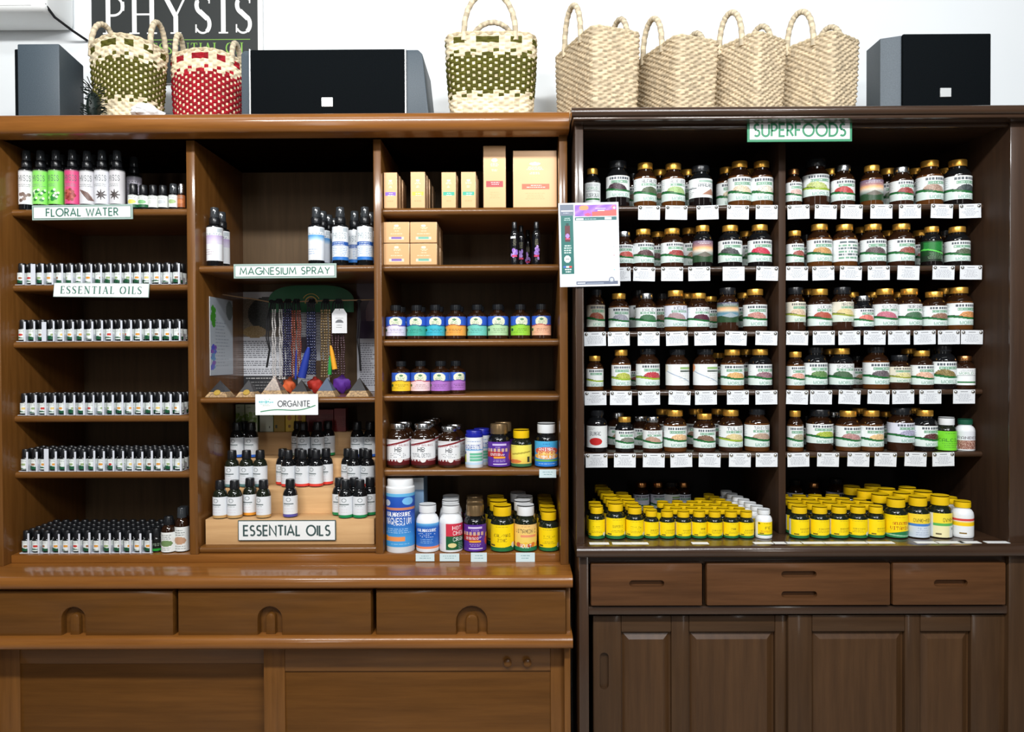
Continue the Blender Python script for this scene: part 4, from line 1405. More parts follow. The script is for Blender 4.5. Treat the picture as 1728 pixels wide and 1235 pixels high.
# ------------------------------------------------------------------ left unit, first column
sign('white framed sign reading FLORAL WATER on the top left shelf edge', 'FLORAL WATER', 54.5, 224.5, 345.5, 371, 2.045, tilt=-.008, fill=.60, wfill=.71)
sign('tilted white sign reading ESSENTIAL OILS in serif letters on the second left shelf', 'ESSENTIAL OILS', 91, 252, 477.5, 502, 2.045, tilt=.012, lean=-.12, style='greenline', glyphs=SERIF, fill=.56, wfill=.85)
sign('white framed sign reading MAGNESIUM SPRAY on the middle column shelf', 'MAGNESIUM SPRAY', 394.5, 568, 445, 469.5, 2.045, tilt=-.004, fill=.58, wfill=.87)
sign('white sign reading ESSENTIAL OILS fixed to the front of the pine step display', 'ESSENTIAL OILS', 402, 567, 877.5, 912, 2.0555, style='dark', col='sign_dark', fill=.52, wfill=.88)
sign('green-bordered SUPERFOODS sign at the top of the dark cabinet', 'SUPERFOODS', 1260.5, 1437.5, 200.5, 239.5, 1.924, style='green', col='sign_green', fill=.62, wfill=.87)
t, w, h = sign('small white sign with a green swoosh below the crystal pyramids', None, 431.5, 537, 665, 700, 2.044, style='plain')
m = MB()
lh = h * .27
lettering(m, 'ORGANITE', w * .115, -lh * .35, lh, lh * .16, -.0027, 'ink_grey', width=w * .51)
part('lettering', m, t)
m = MB()
ribbon(m, [(w * (-.42 + .88 * i / 20), h * (-.34 + .30 * (i / 20) ** 2 + .07 * math.sin(i / 20 * 6.3))) for i in range(21)], h * .045, -.0027, 'sign_green', 1, 0, 0)
part('swoosh', [m, None][0], t)
m = MB()
ra = random.Random(3)
a = Art(44, 26, (240, 242, 242))
for k in range(7):
    x = 1 + k * 6
    a.rect(x, 8 + ra.random() * 3, x + 5, 13 + ra.random() * 2, (120, 200, 205))
a.lines(4, 40, 15, 19, 3, (150, 205, 205), ra).lines(12, 40, 21, 24, 3, (110, 150, 120), ra).ell(18, 5, 1.5, 1.5, (120, 200, 205)).ell(31, 4, 2, 1.2, (160, 210, 170))
m.art_flat(a.a, -w * .45, -w * .20, -h * .12, h * .33, -.00275, 'printed_label')
part('emblem', m, t)


def art_physis(bg, ink, motif, seed):
    a = Art(76, 60, bg, 2)
    c = 38
    a.rect(0, 0, 76, 2, mix(bg, (90, 90, 90), .5))
    a.text('PHYSIS', c, 9, (84, 96, 96), .8, 1.5)
    a.lines(c - 15, c + 16, 25, 31, 3, (120, 130, 130), random.Random(seed), True)
    rs = np.random.RandomState(seed)
    if motif == 'leaf':
        for k in range(9):
            x, y = c - 12 + rs.rand() * 26, 37 + rs.rand() * 16
            a.ell(x, y, 4.2, 2.6, (40, 130, 50))
            a.ell(x + 3, y - 3, 2.4, 2.2, (225, 245, 215))
    elif motif == 'flower':
        for k in range(26):
            th = k * 2.4
            a.ell(c + 11 * math.sqrt(k / 26) * math.cos(th), 44 + 10 * math.sqrt(k / 26) * math.sin(th), 3, 2.6, mix((130, 40, 40), (190, 90, 80), rs.rand()))
    elif motif == 'stick':
        for k in range(6):
            a.mask((np.abs(a.xx - (c - 10 + (a.yy - 34) * .9 + k * 2)) < 1.4) & (a.yy > 34 + k) & (a.yy < 54), mix((90, 70, 66), (140, 110, 100), rs.rand()))
    elif motif == 'star':
        for k in range(8):
            th = k * PI / 4
            for q in range(6):
                a.ell(c + 4 + q * 1.9 * math.cos(th), 44 + q * 1.7 * math.sin(th), 2.2 - q * .25, 2.2 - q * .25, (70, 62, 62))
    elif motif == 'bean':
        for k in range(7):
            a.ell(c - 8 + rs.rand() * 18, 40 + rs.rand() * 14, 4, 3, mix((84, 66, 60), (150, 130, 120), rs.rand()))
    return a.a


ZS = SHELF[('a', 0)]
SPR = [(44.5, 255, 'bean', (226, 226, 228)), (68.5, 255, 'leaf', (140, 226, 104)), (94.5, 254.5, 'leaf', (130, 222, 92)), (122, 254, 'flower', (214, 76, 128)), (147, 256, 'stick', (214, 214, 218)),
       (172, 254.5, 'star', (222, 224, 230)), (197.5, 255, 'star', (214, 212, 216))]
WHAT = {'bean': 'pale grey label', 'leaf': 'lime green leafy label', 'flower': 'pink flower label', 'stick': 'grey bark label', 'star': 'silver star anise label'}
for k, (px, top, motif, bg) in enumerate(SPR):
    Y = LYS + 0.026
    x, R, H = size_at(px, top, 24.3, Y, ZS)
    ms = bottle_meshes('spray', R, H, 'smoke', 'glass_black', None, art_physis(bg, None, motif, 30 + k), ('spray', k), 24)
    put_bottle('spray_bottle', f"black spray bottle with {WHAT[motif]}, {ORD[k]} from left behind the FLORAL WATER sign", 'bottle', ms, (x, Y, ZS), (.12, .05, -.15, .06, .1, .02, -.2)[k])
Y = LYS + 0.11
x, R, H = size_at(226, 266, 24, Y, ZS)
ms = bottle_meshes('spray', R, H, 'smoke', 'glass_black', None, art_physis((196, 190, 204), None, 'bean', 39), ('spray', 8), 24)
put_bottle('spray_bottle', "black spray bottle with grey label standing behind the small oil bottles on the top shelf", 'bottle', ms, (x, Y, ZS), .1)
for k, px in enumerate((79, 105, 131, 157, 190)):
    Y = LYS + 0.105
    x, R, H = size_at(px, 262, 22, Y, ZS)
    ms = bottle_meshes('spray', R, H, 'smoke', 'glass_black', None, art_physis((196, 190, 204), None, 'bean', 39), ('spray', 9), 24)
    put_bottle('spray_bottle', "dark spray bottle in the shade behind the front row of floral water bottles", 'bottle', ms, (x, Y, ZS), .4, 'spray bottles behind the floral water row')


def art_oil(seed):
    rng = random.Random(seed)
    a = Art(48, 24, (228, 234, 232))
    c = 24
    a.lines(c - 9, c + 9, 2, 8, 3, (150, 160, 156), rng, True)
    acc = rng.choice([(200, 60, 50), (220, 150, 60), (90, 130, 80), (150, 170, 120), (60, 110, 70), (170, 130, 150), (150, 110, 80), (230, 200, 120), (190, 200, 200), (200, 204, 200)])
    a.ell(c + rng.uniform(-4, 4), 12.5, rng.uniform(3, 6), 3, acc)
    y0 = rng.choice([16, 17, 19, 21, 21])
    a.mask(a.yy > y0 + 1.2 * np.sin((a.xx - c) / 5), (24, 84, 54))
    if y0 >= 19:
        a.mask((a.yy > y0 + 2.2), (214, 226, 220))
    return a.a


OILM = [bottle_meshes('oil', 0.0122, 0.0585, 'black', 'glass_black', None, art_oil(300 + k), ('oil', k), 16, 140) for k in range(12)]
OILSH = ['second', 'third', 'fourth', 'fifth', 'lowest']
SMALL = [(225, 311, 17.5, (222, 206, 96), 'black'), (242, 313, 17.5, (120, 180, 120), 'black'), (258.6, 313, 16, (210, 214, 210), 'black'), (275, 313.5, 16.5, (190, 196, 200), 'black'), (292.6, 311, 15.5, (160, 190, 130), 'smoke'), (306, 311, 13, (196, 120, 70), 'silver')]
for k, (px, top, w, acc, cap) in enumerate(SMALL):
    Y = LYS + 0.02
    x, R, H = size_at(px, top, w, Y, ZS)
    a = Art(48, 24, (226, 230, 226) if k < 5 else (170, 96, 52))
    a.lines(15, 33, 2, 8, 3, (140, 150, 146), random.Random(k), True).ell(24, 13, 8, 4, acc)
    if k < 2:
        a.mask(a.yy > 18, (36, 96, 60))
    put_bottle('oil_bottle', f"small dark dropper bottle, {ORD[k]} of six right of the FLORAL WATER sign", 'bottle',
               bottle_meshes('oil', R, H, cap, 'glass_amber' if k == 5 else 'glass_black', None, a.a, ('small', k), 18), (x, Y, ZS))

ROWS_OIL = [('a', 1, 40.5, 16.35, 17, 1), ('a', 2, 41.5, 16.3, 17, 1), ('a', 3, 42.5, 16.25, 17, 2), ('a', 4, 43, 16.2, 17, 3), ('a', 5, 43, 17.2, 13, 5)]
rng = random.Random(77)
for ri, (col, si, x0, pitch, n, nback) in enumerate(ROWS_OIL):
    zb = SHELF[(col, si)]
    Y = LYS + 0.020 + (0 if si < 5 else -.012)
    Yt = Y - 0.0148
    pm = pitch / FPX * Y
    xs = [X(x0 + pitch * k, Y, 0.5 * (460 + 900)) for k in range(n)]
    # acrylic tray whose white fins stand between the bottles
    depth = 0.0265 * (nback + 1) + .004
    tray = thing('oil_bottle_tray', f"white acrylic divider tray holding the oil bottles on the {OILSH[ri]} shelf of the first column", 'tray', (xs[0], Yt, zb + .0004))
    m = MB(); m.box(-pm * .46, pm * (n - .42), 0.0012, depth, 0, 0.0012, 'acrylic_strip'); part('base', m, tray)
    for k in range(n):
        wd = rng.choice([.0045, .005, .0055, .005]) if (ri, k) not in ((0, 1), (1, 2), (3, 2)) else .0125
        hh = rng.uniform(.053, .057) + (.006 if (ri, k) in ((3, 2),) else 0)
        m = MB()
        tl = rng.uniform(-.03, .03)
        xc = pm * (k + .5)
        m.box(xc - wd / 2, xc + wd / 2, -.0022, -.0006, 0.0, hh, 'acrylic_strip', .0004, 1)
        m.box(xc - .0004, xc + .0004, -.0006, depth, 0.0012, .02, 'acrylic_strip')
        f = part('fin', m, tray)
    for k in range(n):
        v = rng.randrange(12)
        put_bottle('oil_bottle', f"small dark oil bottle, {ORD[k]} from left in front row on {OILSH[ri]} shelf, first column", 'bottle', OILM[v], (xs[k], Y, zb + .0015), rng.uniform(-.5, .5))
    for b in range(nback):
        for k in range(n):
            kk = (xs[k], Y + .0265 * (b + 1), zb + .0015)
            put_bottle('oil_bottle', f"dark oil bottle packed behind the front row on the {OILSH[ri]} shelf, first column", 'bottle', OILM[rng.randrange(12)], kk, rng.uniform(-.5, .5), f'oil bottles behind the front row, {OILSH[ri]} shelf')
zb = SHELF[('a', 5)]
a = Art(60, 30, (14, 18, 16)); a.text('PHYSIS', 30, 10, (150, 170, 150)).rect(0, 24, 60, 30, (30, 150, 50))
x, R, H = size_at(264, 891, 16, LYS + .012, zb)
put_bottle('oil_bottle', "small black oil bottle with bright green foot, right of the tray on the lowest shelf", 'bottle', bottle_meshes('oil', R, H, 'black', 'glass_black', None, a.a, 'blk'), (x, LYS + .012, zb))
for k, (px, top, w, lab) in enumerate(((284.5, 871, 24, 'shorter brown bottle with green landscape label at right end of the lowest shelf'), (307, 856, 23.5, 'taller brown bottle with silver neck at right end of the lowest shelf'))):
    Yq = LYS + .012 + (0.0 if k == 0 else .006)
    x, R, H = size_at(px, top, w, Yq, zb)
    a = Art(64, 32, (228, 232, 230)); a.lines(22, 42, 4, 12, 3, (90, 100, 96), random.Random(k), True).ell(32, 18, 12, 5, (110, 140, 90) if k == 0 else (190, 150, 120)).lines(20, 44, 25, 30, 3, (150, 160, 156), random.Random(k + 4), True)
    put_bottle('dropper_bottle', lab, 'bottle', bottle_meshes('tier', R, H, 'black' if k == 0 else 'smoke', 'glass_amber', None, a.a, ('drop', k), 22), (x, Yq, zb))
x, R, H = size_at(307, 856, 23, LYS + .07, zb)
put_bottle('dropper_bottle', "dark bottle standing behind the tall brown bottle on the lowest shelf", 'bottle', bottle_meshes('tier', R, H * 1.02, 'smoke', 'glass_amber', None, a.a, ('drop', 3), 22), (x + .003, LYS + .075, zb))

# ------------------------------------------------------------------ middle column: magnesium sprays
def art_mag(bgc, band, seed, blue):
    rng = random.Random(seed)
    a = Art(76, 60, (232, 236, 240), 2)
    a.rect(46, 2, 56, 9, (190, 200, 206))
    a.text('PHYSIS', 38, 11, (150, 168, 174), .8, 1.5)
    if blue == 2:
        a.rect(0, 27, 76, 34, (40, 90, 170)).lines(22, 54, 29, 33, 3, (220, 228, 240), rng, True)
        for y in range(36, 54, 3):
            a.lines(20, 36, y, y + 1, 3, (120, 160, 205), rng).lines(40, 58, y, y + 1, 3, (120, 160, 205), rng)
        a.rect(0, 54, 76, 60, (50, 120, 200))
    else:
        a.rect(22, 26, 58, 28, band)
        for y in range(29, 60):
            t = min(1, (y - 29) / 22)
            a.a[y] = mix(bgc, (236, 240, 244), t if blue else t * .55)
        a.lines(22, 42, 40, 50, 4, mix(band, (255, 255, 255), .3), rng)
    return a.a


ZS = SHELF[('b', 0)]
Y = LYS + .030
x, R, H = size_at(362, 351, 26.6, Y, ZS)
pm = bottle_meshes('spray', R, H, 'smoke', 'glass_black', None, art_mag((190, 172, 212), (120, 80, 110), 1, 0), 'mag0', 26)
t0 = put_bottle('spray_bottle', "black spray bottle with pale lilac label, front one left of the MAGNESIUM SPRAY sign", 'bottle', pm, (x, Y, ZS), .1)
copy_thing(t0, (X(376, Y + .062), Y + .062, ZS + .0004), "black spray bottle with lilac label standing behind the front lilac one")
x, R, H = size_at(533.5, 350.5, 26.8, Y, ZS)
bmz = bottle_meshes('spray', R, H, 'smoke', 'glass_black', None, art_mag((70, 150, 220), (60, 110, 180), 2, 1), 'mag1', 26)
t0 = put_bottle('spray_bottle', "black spray bottle with white and sky blue label, frontmost of the blue sprays", 'bottle', bmz, (x, Y, ZS), .12)
for b in range(4):
    copy_thing(t0, (t0.location.x + .003 * (b + 1), Y + .056 * (b + 1), ZS + .0004), f"spray bottle with blue label, {ORD[b]} behind the frontmost sky blue spray")
bmz = bottle_meshes('spray', R, H, 'smoke', 'glass_black', None, art_mag((70, 150, 220), (60, 110, 180), 3, 2), 'mag2', 26)
t1 = put_bottle('spray_bottle', "black spray bottle with white label and dark blue bands, middle of the blue sprays", 'bottle', bmz, (X(575.8, Y), Y, ZS), .0)
copy_thing(t1, (X(575, Y + .05), Y + .05, ZS + .0004), "spray bottle behind the middle one with dark blue bands", rz=.2)
copy_thing(t1, (X(600, Y + .058), Y + .058, ZS + .0004), "spray bottle set back between the middle and right-hand banded sprays", rz=-.2)
copy_thing(t1, (X(600, Y + .115), Y + .115, ZS + .0004), "spray bottle rearmost between the middle and right-hand banded sprays", rz=.3)
copy_thing(t1, (X(617.5, Y), Y, ZS + .0004), "black spray bottle with dark blue bands, next to the second divider", rz=.12)
copy_thing(t1, (X(627, Y + .075), Y + .075, ZS + .0004), "spray bottle behind the banded spray next to the second divider", rz=.12)

# ------------------------------------------------------------------ middle column: crystals, necklaces, papers
ZS = SHELF[('b', 1)]


def paper(name, label, cat, art, x0, x1, z0, z1, y, rot=None, th=.0012, mat='printed_label'):
    """A thin sheet with its print on the front."""
    m = MB()
    cx_, cz = (x0 + x1) / 2, z0
    m.box(x0 - cx_, x1 - cx_, 0, th, 0, z1 - z0, 'paper_white')
    m.art_flat(art, x0 - cx_, x1 - cx_, 0, z1 - z0, -.0002, mat)
    return single(name, m, label, cat, (cx_, y, cz), rot or (0, 0, 0))


rng = random.Random(9)
Yp = LYB - .003
a = Art(76, 100, (214, 218, 226))
rs = np.random.RandomState(2)
a.rect(6, 7, 70, 45, (128, 118, 104)).ell(34, 22, 22, 17, (58, 60, 58)).ell(20, 40, 14, 6, (150, 128, 90)).ell(62, 34, 10, 10, (104, 108, 96))
a.a[7:45, 6:70] += (rs.rand(38, 64, 1) - .5) * 22
a.lines(6, 70, 49, 66, 2, (120, 124, 132), rng).lines(6, 70, 69, 75, 2, (120, 124, 132), rng).lines(6, 70, 77, 83, 2, (120, 124, 132), rng)
a.rect(5, 84, 72, 100, (52, 54, 58)).lines(9, 68, 86, 88, 3, (190, 190, 190), rng).lines(14, 60, 90, 98, 3, (130, 132, 134), rng)
paper('info_sheet', 'printed information sheet with dark rock photo, standing at the back of the crystal shelf', 'paper', a.a.clip(0, 255), X(402.5, Yp), X(508, Yp), ZS + .001, Z(492.5, Yp, 450), Yp, (0, 0, 0))
a = Art(56, 90, (206, 212, 222))
a.lines(4, 24, 4, 84, 3, (120, 124, 132), rng).lines(30, 52, 4, 40, 3, (120, 124, 132), rng).rect(4, 30, 26, 48, (70, 60, 80)).rect(30, 56, 52, 84, (110, 90, 70))
paper('info_sheet', 'printed white leaflet hanging behind the bead necklaces', 'paper', a.a, X(505, Yp - .008), X(556, Yp - .008), ZS + .001, Z(522, Yp, 530), Yp - .008)
a = Art(40, 100, (206, 210, 220))
for y in range(0, 52):
    a.a[y] = mix((92, 74, 84), (58, 36, 66), y / 52)
a.ell(30, 30, 14, 14, (120, 92, 104)).ell(36, 36, 8, 4, (150, 140, 160)).mask((a.yy < 52) & (a.yy > 36) & (a.xx < 22 - (a.yy - 52)), (50, 28, 60))
a.lines(5, 38, 56, 96, 2, (120, 122, 136), rng)
paper('info_sheet', 'sheet with purple picture over lines of print, beside the second divider', 'paper', a.a, X(602.5, Yp), X(640, Yp), ZS + .001, Z(475, Yp, 615), Yp)
# printed bag stuck on the divider's side
ya, yb_ = 2.115, 2.285
zt, zb_ = Z(504, 2.2, 370), Z(632.5, 2.2, 370)
a = Art(40, 70, (176, 186, 196))
a.lines(9, 36, 22, 64, 3, (150, 160, 170), rng)
for k in range(16):
    a.ell(3 + rs.rand() * 4, 10 + rs.rand() * 14, 3, 3, (70, 150, 50))
    a.ell(3 + rs.rand() * 5, 38 + rs.rand() * 28, 3, 2, [(60, 60, 190), (110, 50, 170), (40, 120, 180)][k % 3])
a.ell(34, 10, 6, 9, (120, 130, 130))
m = MB()
m.box(-(yb_ - ya) / 2, (yb_ - ya) / 2, 0, .0012, zb_ - zt, 0, 'paper_white')
m.art_flat(a.a, -(yb_ - ya) / 2, (yb_ - ya) / 2, zb_ - zt, 0, -.0003, 'printed_gloss')
single('leaflet_bag', m, 'pale plastic leaflet bag hanging on the side of the first divider', 'leaflet', (d1b + .0025, (ya + yb_) / 2, zt), (0, 0, PI / 2))

# green header card
Yg = 2.335
gx0, gx1 = X(454, Yg), X(597.5, Yg)
gz0, gz1 = Z(527, Yg, 525), Z(481, Yg, 525)
gw, gh = gx1 - gx0, gz1 - gz0
t = thing('header_card', 'green header card with a round emblem and arched top behind the necklaces', 'card', ((gx0 + gx1) / 2, Yg, gz0))
poly = [(-gw / 2, 0), (gw / 2, 0), (gw / 2, gh * .45)] + [(gw / 2 * math.cos(rad(q)) ** .6 if math.cos(rad(q)) > 0 else 0, gh * .45 + gh * .55 * math.sin(rad(q))) for q in range(10, 90, 10)] \
    + [(-(gw / 2) * abs(math.cos(rad(q))) ** .6, gh * .45 + gh * .55 * math.sin(rad(q))) for q in range(100, 175, 10)] + [(-gw / 2, gh * .45)]
principled('card_green', (0.012, 0.15, 0.055), 0.45)
m = MB(); m.prism(poly, 0, .003, 'card_green'); part('board', m, t)
m = MB()
ribbon(m, [(.018 * math.cos(rad(q)), .018 * math.sin(rad(q))) for q in range(-10, 195, 8)], .0028, -.0006, 'gold_foil', 1, -.0, gh * .36)
ribbon(m, [(.027 * math.cos(rad(q)), .027 * math.sin(rad(q))) for q in range(25, 160, 9)], .0016, -.0006, 'gold_foil', 1, -.0, gh * .36)
m.prism([(.0155 * math.cos(2 * PI * q / 20), gh * .36 + .0155 * math.sin(2 * PI * q / 20)) for q in range(20)], -.0005, .0005, 'resin_dark')
part('emblem', m, t)
m2 = MB(); m2.sphere((0, -.001, gh * .45), .0045, 'gold_foil', 10, 6, (1, .3, 1)); part('emblem_figure', m2, t)

# twine across the compartment
Yt = 2.215
pts = []
for (px, py, yy) in ((330.5, 497, Yt), (395, 500, Yt), (425, 504, Yt), (455, 509.5, Yt), (490, 509.5, Yt), (525, 508, Yt), (560, 507, Yt), (600, 506.5, Yt), (628, 505, Yt)):
    pts.append(P(px, py, yy))
pts[0].x = d1b + .0006; pts[-1].x = d2a - .0006
m = MB(); m.tube(pts, .0019, 'twine', 6)
single('twine', m, 'tan twine stretched across the compartment, carrying the necklaces', 'string')


def bead_strand(mb, xa, za, zb_, y, rb, mat, ph=0.0, sway=.001, skew=0.0):
    z = za
    i = 0
    while z > zb_:
        mb.sphere((xa + sway * math.sin(i * .7 + ph) + skew * (za - z), y + .0008 * math.cos(i + ph), z), rb, mat, 8, 5)
        z -= rb * 1.9
        i += 1


def necklace(label, pxs, ptop, pbot, rb, mat, y, knot_px=None, tassel=None, cord_from=None):
    zt_ = Z(508.5, y, pxs[0])
    xm = X(sum(pxs) / len(pxs), y)
    t = thing('necklace', label, 'necklace', (xm, y, zt_))
    m = MB()
    for k, px in enumerate(pxs):
        bead_strand(m, X(px, y) - xm, Z(ptop, y, px) - zt_, Z(pbot, y, px) - zt_, (k % 2) * .003, rb, mat, k * 1.3)
    part('beads', m, t)
    m = MB()
    for k, px in enumerate(pxs):
        x_ = X(px, y) - xm
        m.tube([(x_ * .6, Yt - y - .0026, .0022), (x_ * .8, -.002, -.004), (x_, (k % 2) * .003, Z(ptop, y, px) - zt_ + .002)], .0022, 'cord_black', 6)
    for q in range(3):
        m.sphere(((q - 1) * .005, Yt - y + (.0 if q != 1 else -.001), .001), .0052, 'cord_black', 8, 5, (1, 1, 1.5))
    part('cord', m, t)
    if tassel:
        mt, px0, py0, px1, py1, wd = tassel
        a_, b_ = P(px0, py0, y - .006), P(px1, py1, y - .006)
        m = MB()
        a_, b_ = a_ - Vector((xm, y, zt_)), b_ - Vector((xm, y, zt_))
        m.tube([a_, a_.lerp(b_, .12), a_.lerp(b_, .25), a_.lerp(b_, .6), b_], wd, mt, 10, rf=lambda i, an: (.35, .6, .8, 1.0, 1.1)[i] * (1 + .12 * math.sin(an * 5)))
        part('tassel', m, t)
    return t


Yn = Yt - .006
necklace('clear crystal bead necklace, first on the twine from the rock photo', (460.5, 464, 472.5, 476, 479.5), 523, 640, .0027, 'bead_clear', Yn)
necklace('dense dark navy bead necklace beside the clear one', (479, 483.5, 487.5, 491), 523, 636, .0040, 'bead_navy', Yn - .004)
necklace('red-brown twisted bead necklace with blue cord, third on the twine', (493.5, 497, 503, 506.5), 525, 637, .0036, 'bead_red', Yn - .002, tassel=('tassel_blue', 500, 590, 499, 640, .003))
necklace('blue-black bead necklace with a blue tassel', (519.5, 523.5, 527.5, 531), 528, 634, .0044, 'bead_blue', Yn - .008, tassel=('tassel_blue', 521, 586, 509, 637, .0115))
necklace('bronze bead necklace with a small green tassel', (543, 547.5, 551.5, 556.5), 524, 638, .0042, 'bead_bronze', Yn - .003, tassel=('tassel_green', 557, 600, 556.5, 632, .0052))
necklace('dark plum bead necklace with a yellow tassel', (561, 566, 571, 576, 580.5), 535, 634, .0036, 'bead_plum', Yn - .002, tassel=('tassel_yellow', 558, 583, 565, 623, .0072))
for lab, pts in (('long black cord loop hanging left of the clear beads', [(458, 510), (452, 540), (451, 570), (455, 590), (450, 620)]),
                 ('long black cord loop hanging beside the purple sheet', [(606, 508), (606, 540), (604, 570), (607, 600), (608.5, 626)])):
    m = MB()
    y = Yt - .0045
    for s in (-1, 1):
        m.tube([P(px + s * (1.6 if i in (1, 2) else .7), py, y + s * .001) for i, (px, py) in enumerate(pts)], .0018, 'cord_black', 6)
    c = P(pts[0][0], 508.5, Yt)
    m.sphere(tuple(c), .0052, 'cord_black', 10, 6, (1.6, 1.1, 1))
    single('cord_necklace', m, lab, 'cord')
# price tag
y = Yn - .016
ta, tb = P(560, 521, y), P(585.5, 562, y)
tw, thh = tb.x - ta.x, ta.z - tb.z
t = thing('hang_tag', 'white arched tag hanging in front of the bead necklaces', 'tag', ((ta.x + tb.x) / 2, y, ta.z))
poly = [(-tw / 2, -thh), (tw / 2, -thh), (tw / 2, -thh * .2), (tw * .28, 0), (-tw * .28, 0), (-tw / 2, -thh * .2)]
m = MB(); m.prism(poly, 0, .001, 'paper_white'); part('card', m, t)
a = Art(30, 34, (226, 228, 230)); a.rect(6, 8, 24, 9, (160, 160, 160)).mask((((a.xx - 15) / 9) ** 2 + ((a.yy - 17) / 6) ** 2 < 1) & (a.yy < 17), (110, 112, 116)).lines(5, 25, 21, 23, 3, (70, 72, 74), random.Random(1), True).lines(8, 20, 25, 27, 3, (70, 72, 74), random.Random(2), True)
m = MB(); m.art_flat(a.a, -tw * .45, tw * .45, -thh * .95, -thh * .2, -.0003, 'printed_label'); part('print', m, t)
m = MB(); m.tube([(0, -.0006, -.004), (0, .004, .006), (0, Yt - y - .003, Z(507, Yt, 572) - ta.z + .001)], .001, 'cord_black', 5); part('loop', m, t)

# small cloth pouches behind the pyramids
for lab, px, py, w_, h_, mat in (('small orange cloth pouch behind the pyramids', 487, 643, .019, .019, 'cloth_orange'), ('small red cloth pouch behind the pyramids', 533, 643, .026, .019, 'cloth_red'),
                                 ('small purple cloth pouch behind the pyramids', 576, 640, .030, .022, 'cloth_purple')):
    y = 2.235
    c = P(px, py, y)
    m = MB()
    hgt = c.z + h_ / 2 - ZS
    bm = bmesh.new()
    bmesh.ops.create_icosphere(bm, subdivisions=3, radius=1.0)
    rp_ = np.random.RandomState(int(px))
    for v in bm.verts:
        k_ = .86 + .26 * math.sin(5 * v.co.x + px) * math.cos(4 * v.co.z + 3 * v.co.y) + .05 * rp_.rand()
        v.co = Vector((v.co.x * w_ * k_, v.co.y * .014 * k_, hgt * (.5 + .5 * v.co.z * k_)))
    zmin = min(v.co.z for v in bm.verts)
    for v in bm.verts:
        v.co.z -= zmin
    m.bm(bm, mat)
    single('cloth_pouch', m, lab, 'pouch', (c.x, y, ZS + .0006))

# orgonite pyramids
for k, (px, hw, ptop, mat, emb, lab) in enumerate(((371.5, 19, 642, 'resin_dark', True, 'dark pyramid with gold disc, first from left'), (420, 17, 641, 'resin_dark', True, 'dark pyramid with gold disc, second from left'),
                                                  (463.5, 20.5, 634, 'resin_brown', False, 'sparkling brown pyramid below the clear beads'), (509, 18.5, 641, 'resin_dark', False, 'dark tan-footed pyramid below the blue tassel'),
                                                  (552, 18.5, 637, 'resin_blue', False, 'bluish pyramid below the bronze beads'), (606.5, 19.5, 637, 'resin_dark', False, 'smoky pyramid beside the second divider'))):
    y = LYS + .048
    c = P(px, ptop, y)
    s = hw / FPX * (y - .025)
    hgt = c.z - ZS
    t = thing('pyramid', lab, 'pyramid', (c.x, y, ZS + .0004))
    f = .30
    m = MB()
    sq = lambda q, z: [(-q, -q, z), (q, -q, z), (q, q, z), (-q, q, z)]
    m.add(sq(s, 0) + sq(s * (1 - f), hgt * f), [(3, 2, 1, 0), (0, 1, 5, 4), (1, 2, 6, 5), (2, 3, 7, 6), (3, 0, 4, 7), (4, 5, 6, 7)], 'resin_tan')
    part('base', m.mesh('base', smooth=False), t)
    m = MB()
    m.add(sq(s * (1 - f), hgt * f + .0002) + [(0, 0, hgt)], [(3, 2, 1, 0), (0, 1, 4), (1, 2, 4), (2, 3, 4), (3, 0, 4)], mat)
    part('apex', m.mesh('apex', smooth=False), t)
    if emb:
        m = MB(); m.lathe([(0, .0016), (.0085, .0014), (.0095, 0)], 'gold_foil', 20)
        me = m.mesh('emblem')
        part('emblem', me, t, 'round gold disc', loc=(0, -s * (1 - f) - .001, hgt * f * .9), rot=(rad(50), 0, 0))

# ------------------------------------------------------------------ pine step display with oil bottles
ZS = SHELF[('b', 2)] + .0004
sx0, sx1 = X(344, 2.06), X(629.5, 2.06)
tops = [(2.06, Z(876, 2.06, 486)), (2.139, Z(823, 2.139, 486)), (2.218, Z(773, 2.218, 486)), (2.297, Z(729, 2.297, 486))]
st = thing('step_display', 'pale pine four-step display stand on the bottom of the middle column', 'display stand', ((sx0 + sx1) / 2, 2.06, ZS))
cxs = (sx0 + sx1) / 2
x_in = X(376, 2.13) - cxs
for k, (yy, z) in enumerate(tops):
    m = MB()
    xa, xb = (sx0 - cxs, sx1 - cxs) if k == 0 else (x_in, sx1 - cxs - .002)
    yb_ = tops[k + 1][0] if k < 3 else 2.375
    m.box(xa, xb, yy - 2.06, yb_ - 2.06 - .0002, 0, z - ZS, 'pine', .0012)
    part('step', m, st)


def art_tier(foot, seed):
    rng = random.Random(seed)
    a = Art(60, 40, (224, 228, 232))
    c = 30 + rng.randint(-3, 3)
    a.mask((np.abs(np.hypot(a.xx - c, a.yy - 7) - 3.4) < .7), (150, 158, 160))
    a.rect(c - 9, 14, c + 8, 16, (90, 104, 104))
    a.lines(c - 9, c + 10, 18, 19, 3, (160, 168, 170), rng)
    a.lines(c - 8, c + 8, 24, 33, 5, (214, 206, 212), rng, True)
    a.rect(0, 35, 60, 40, foot)
    return a.a


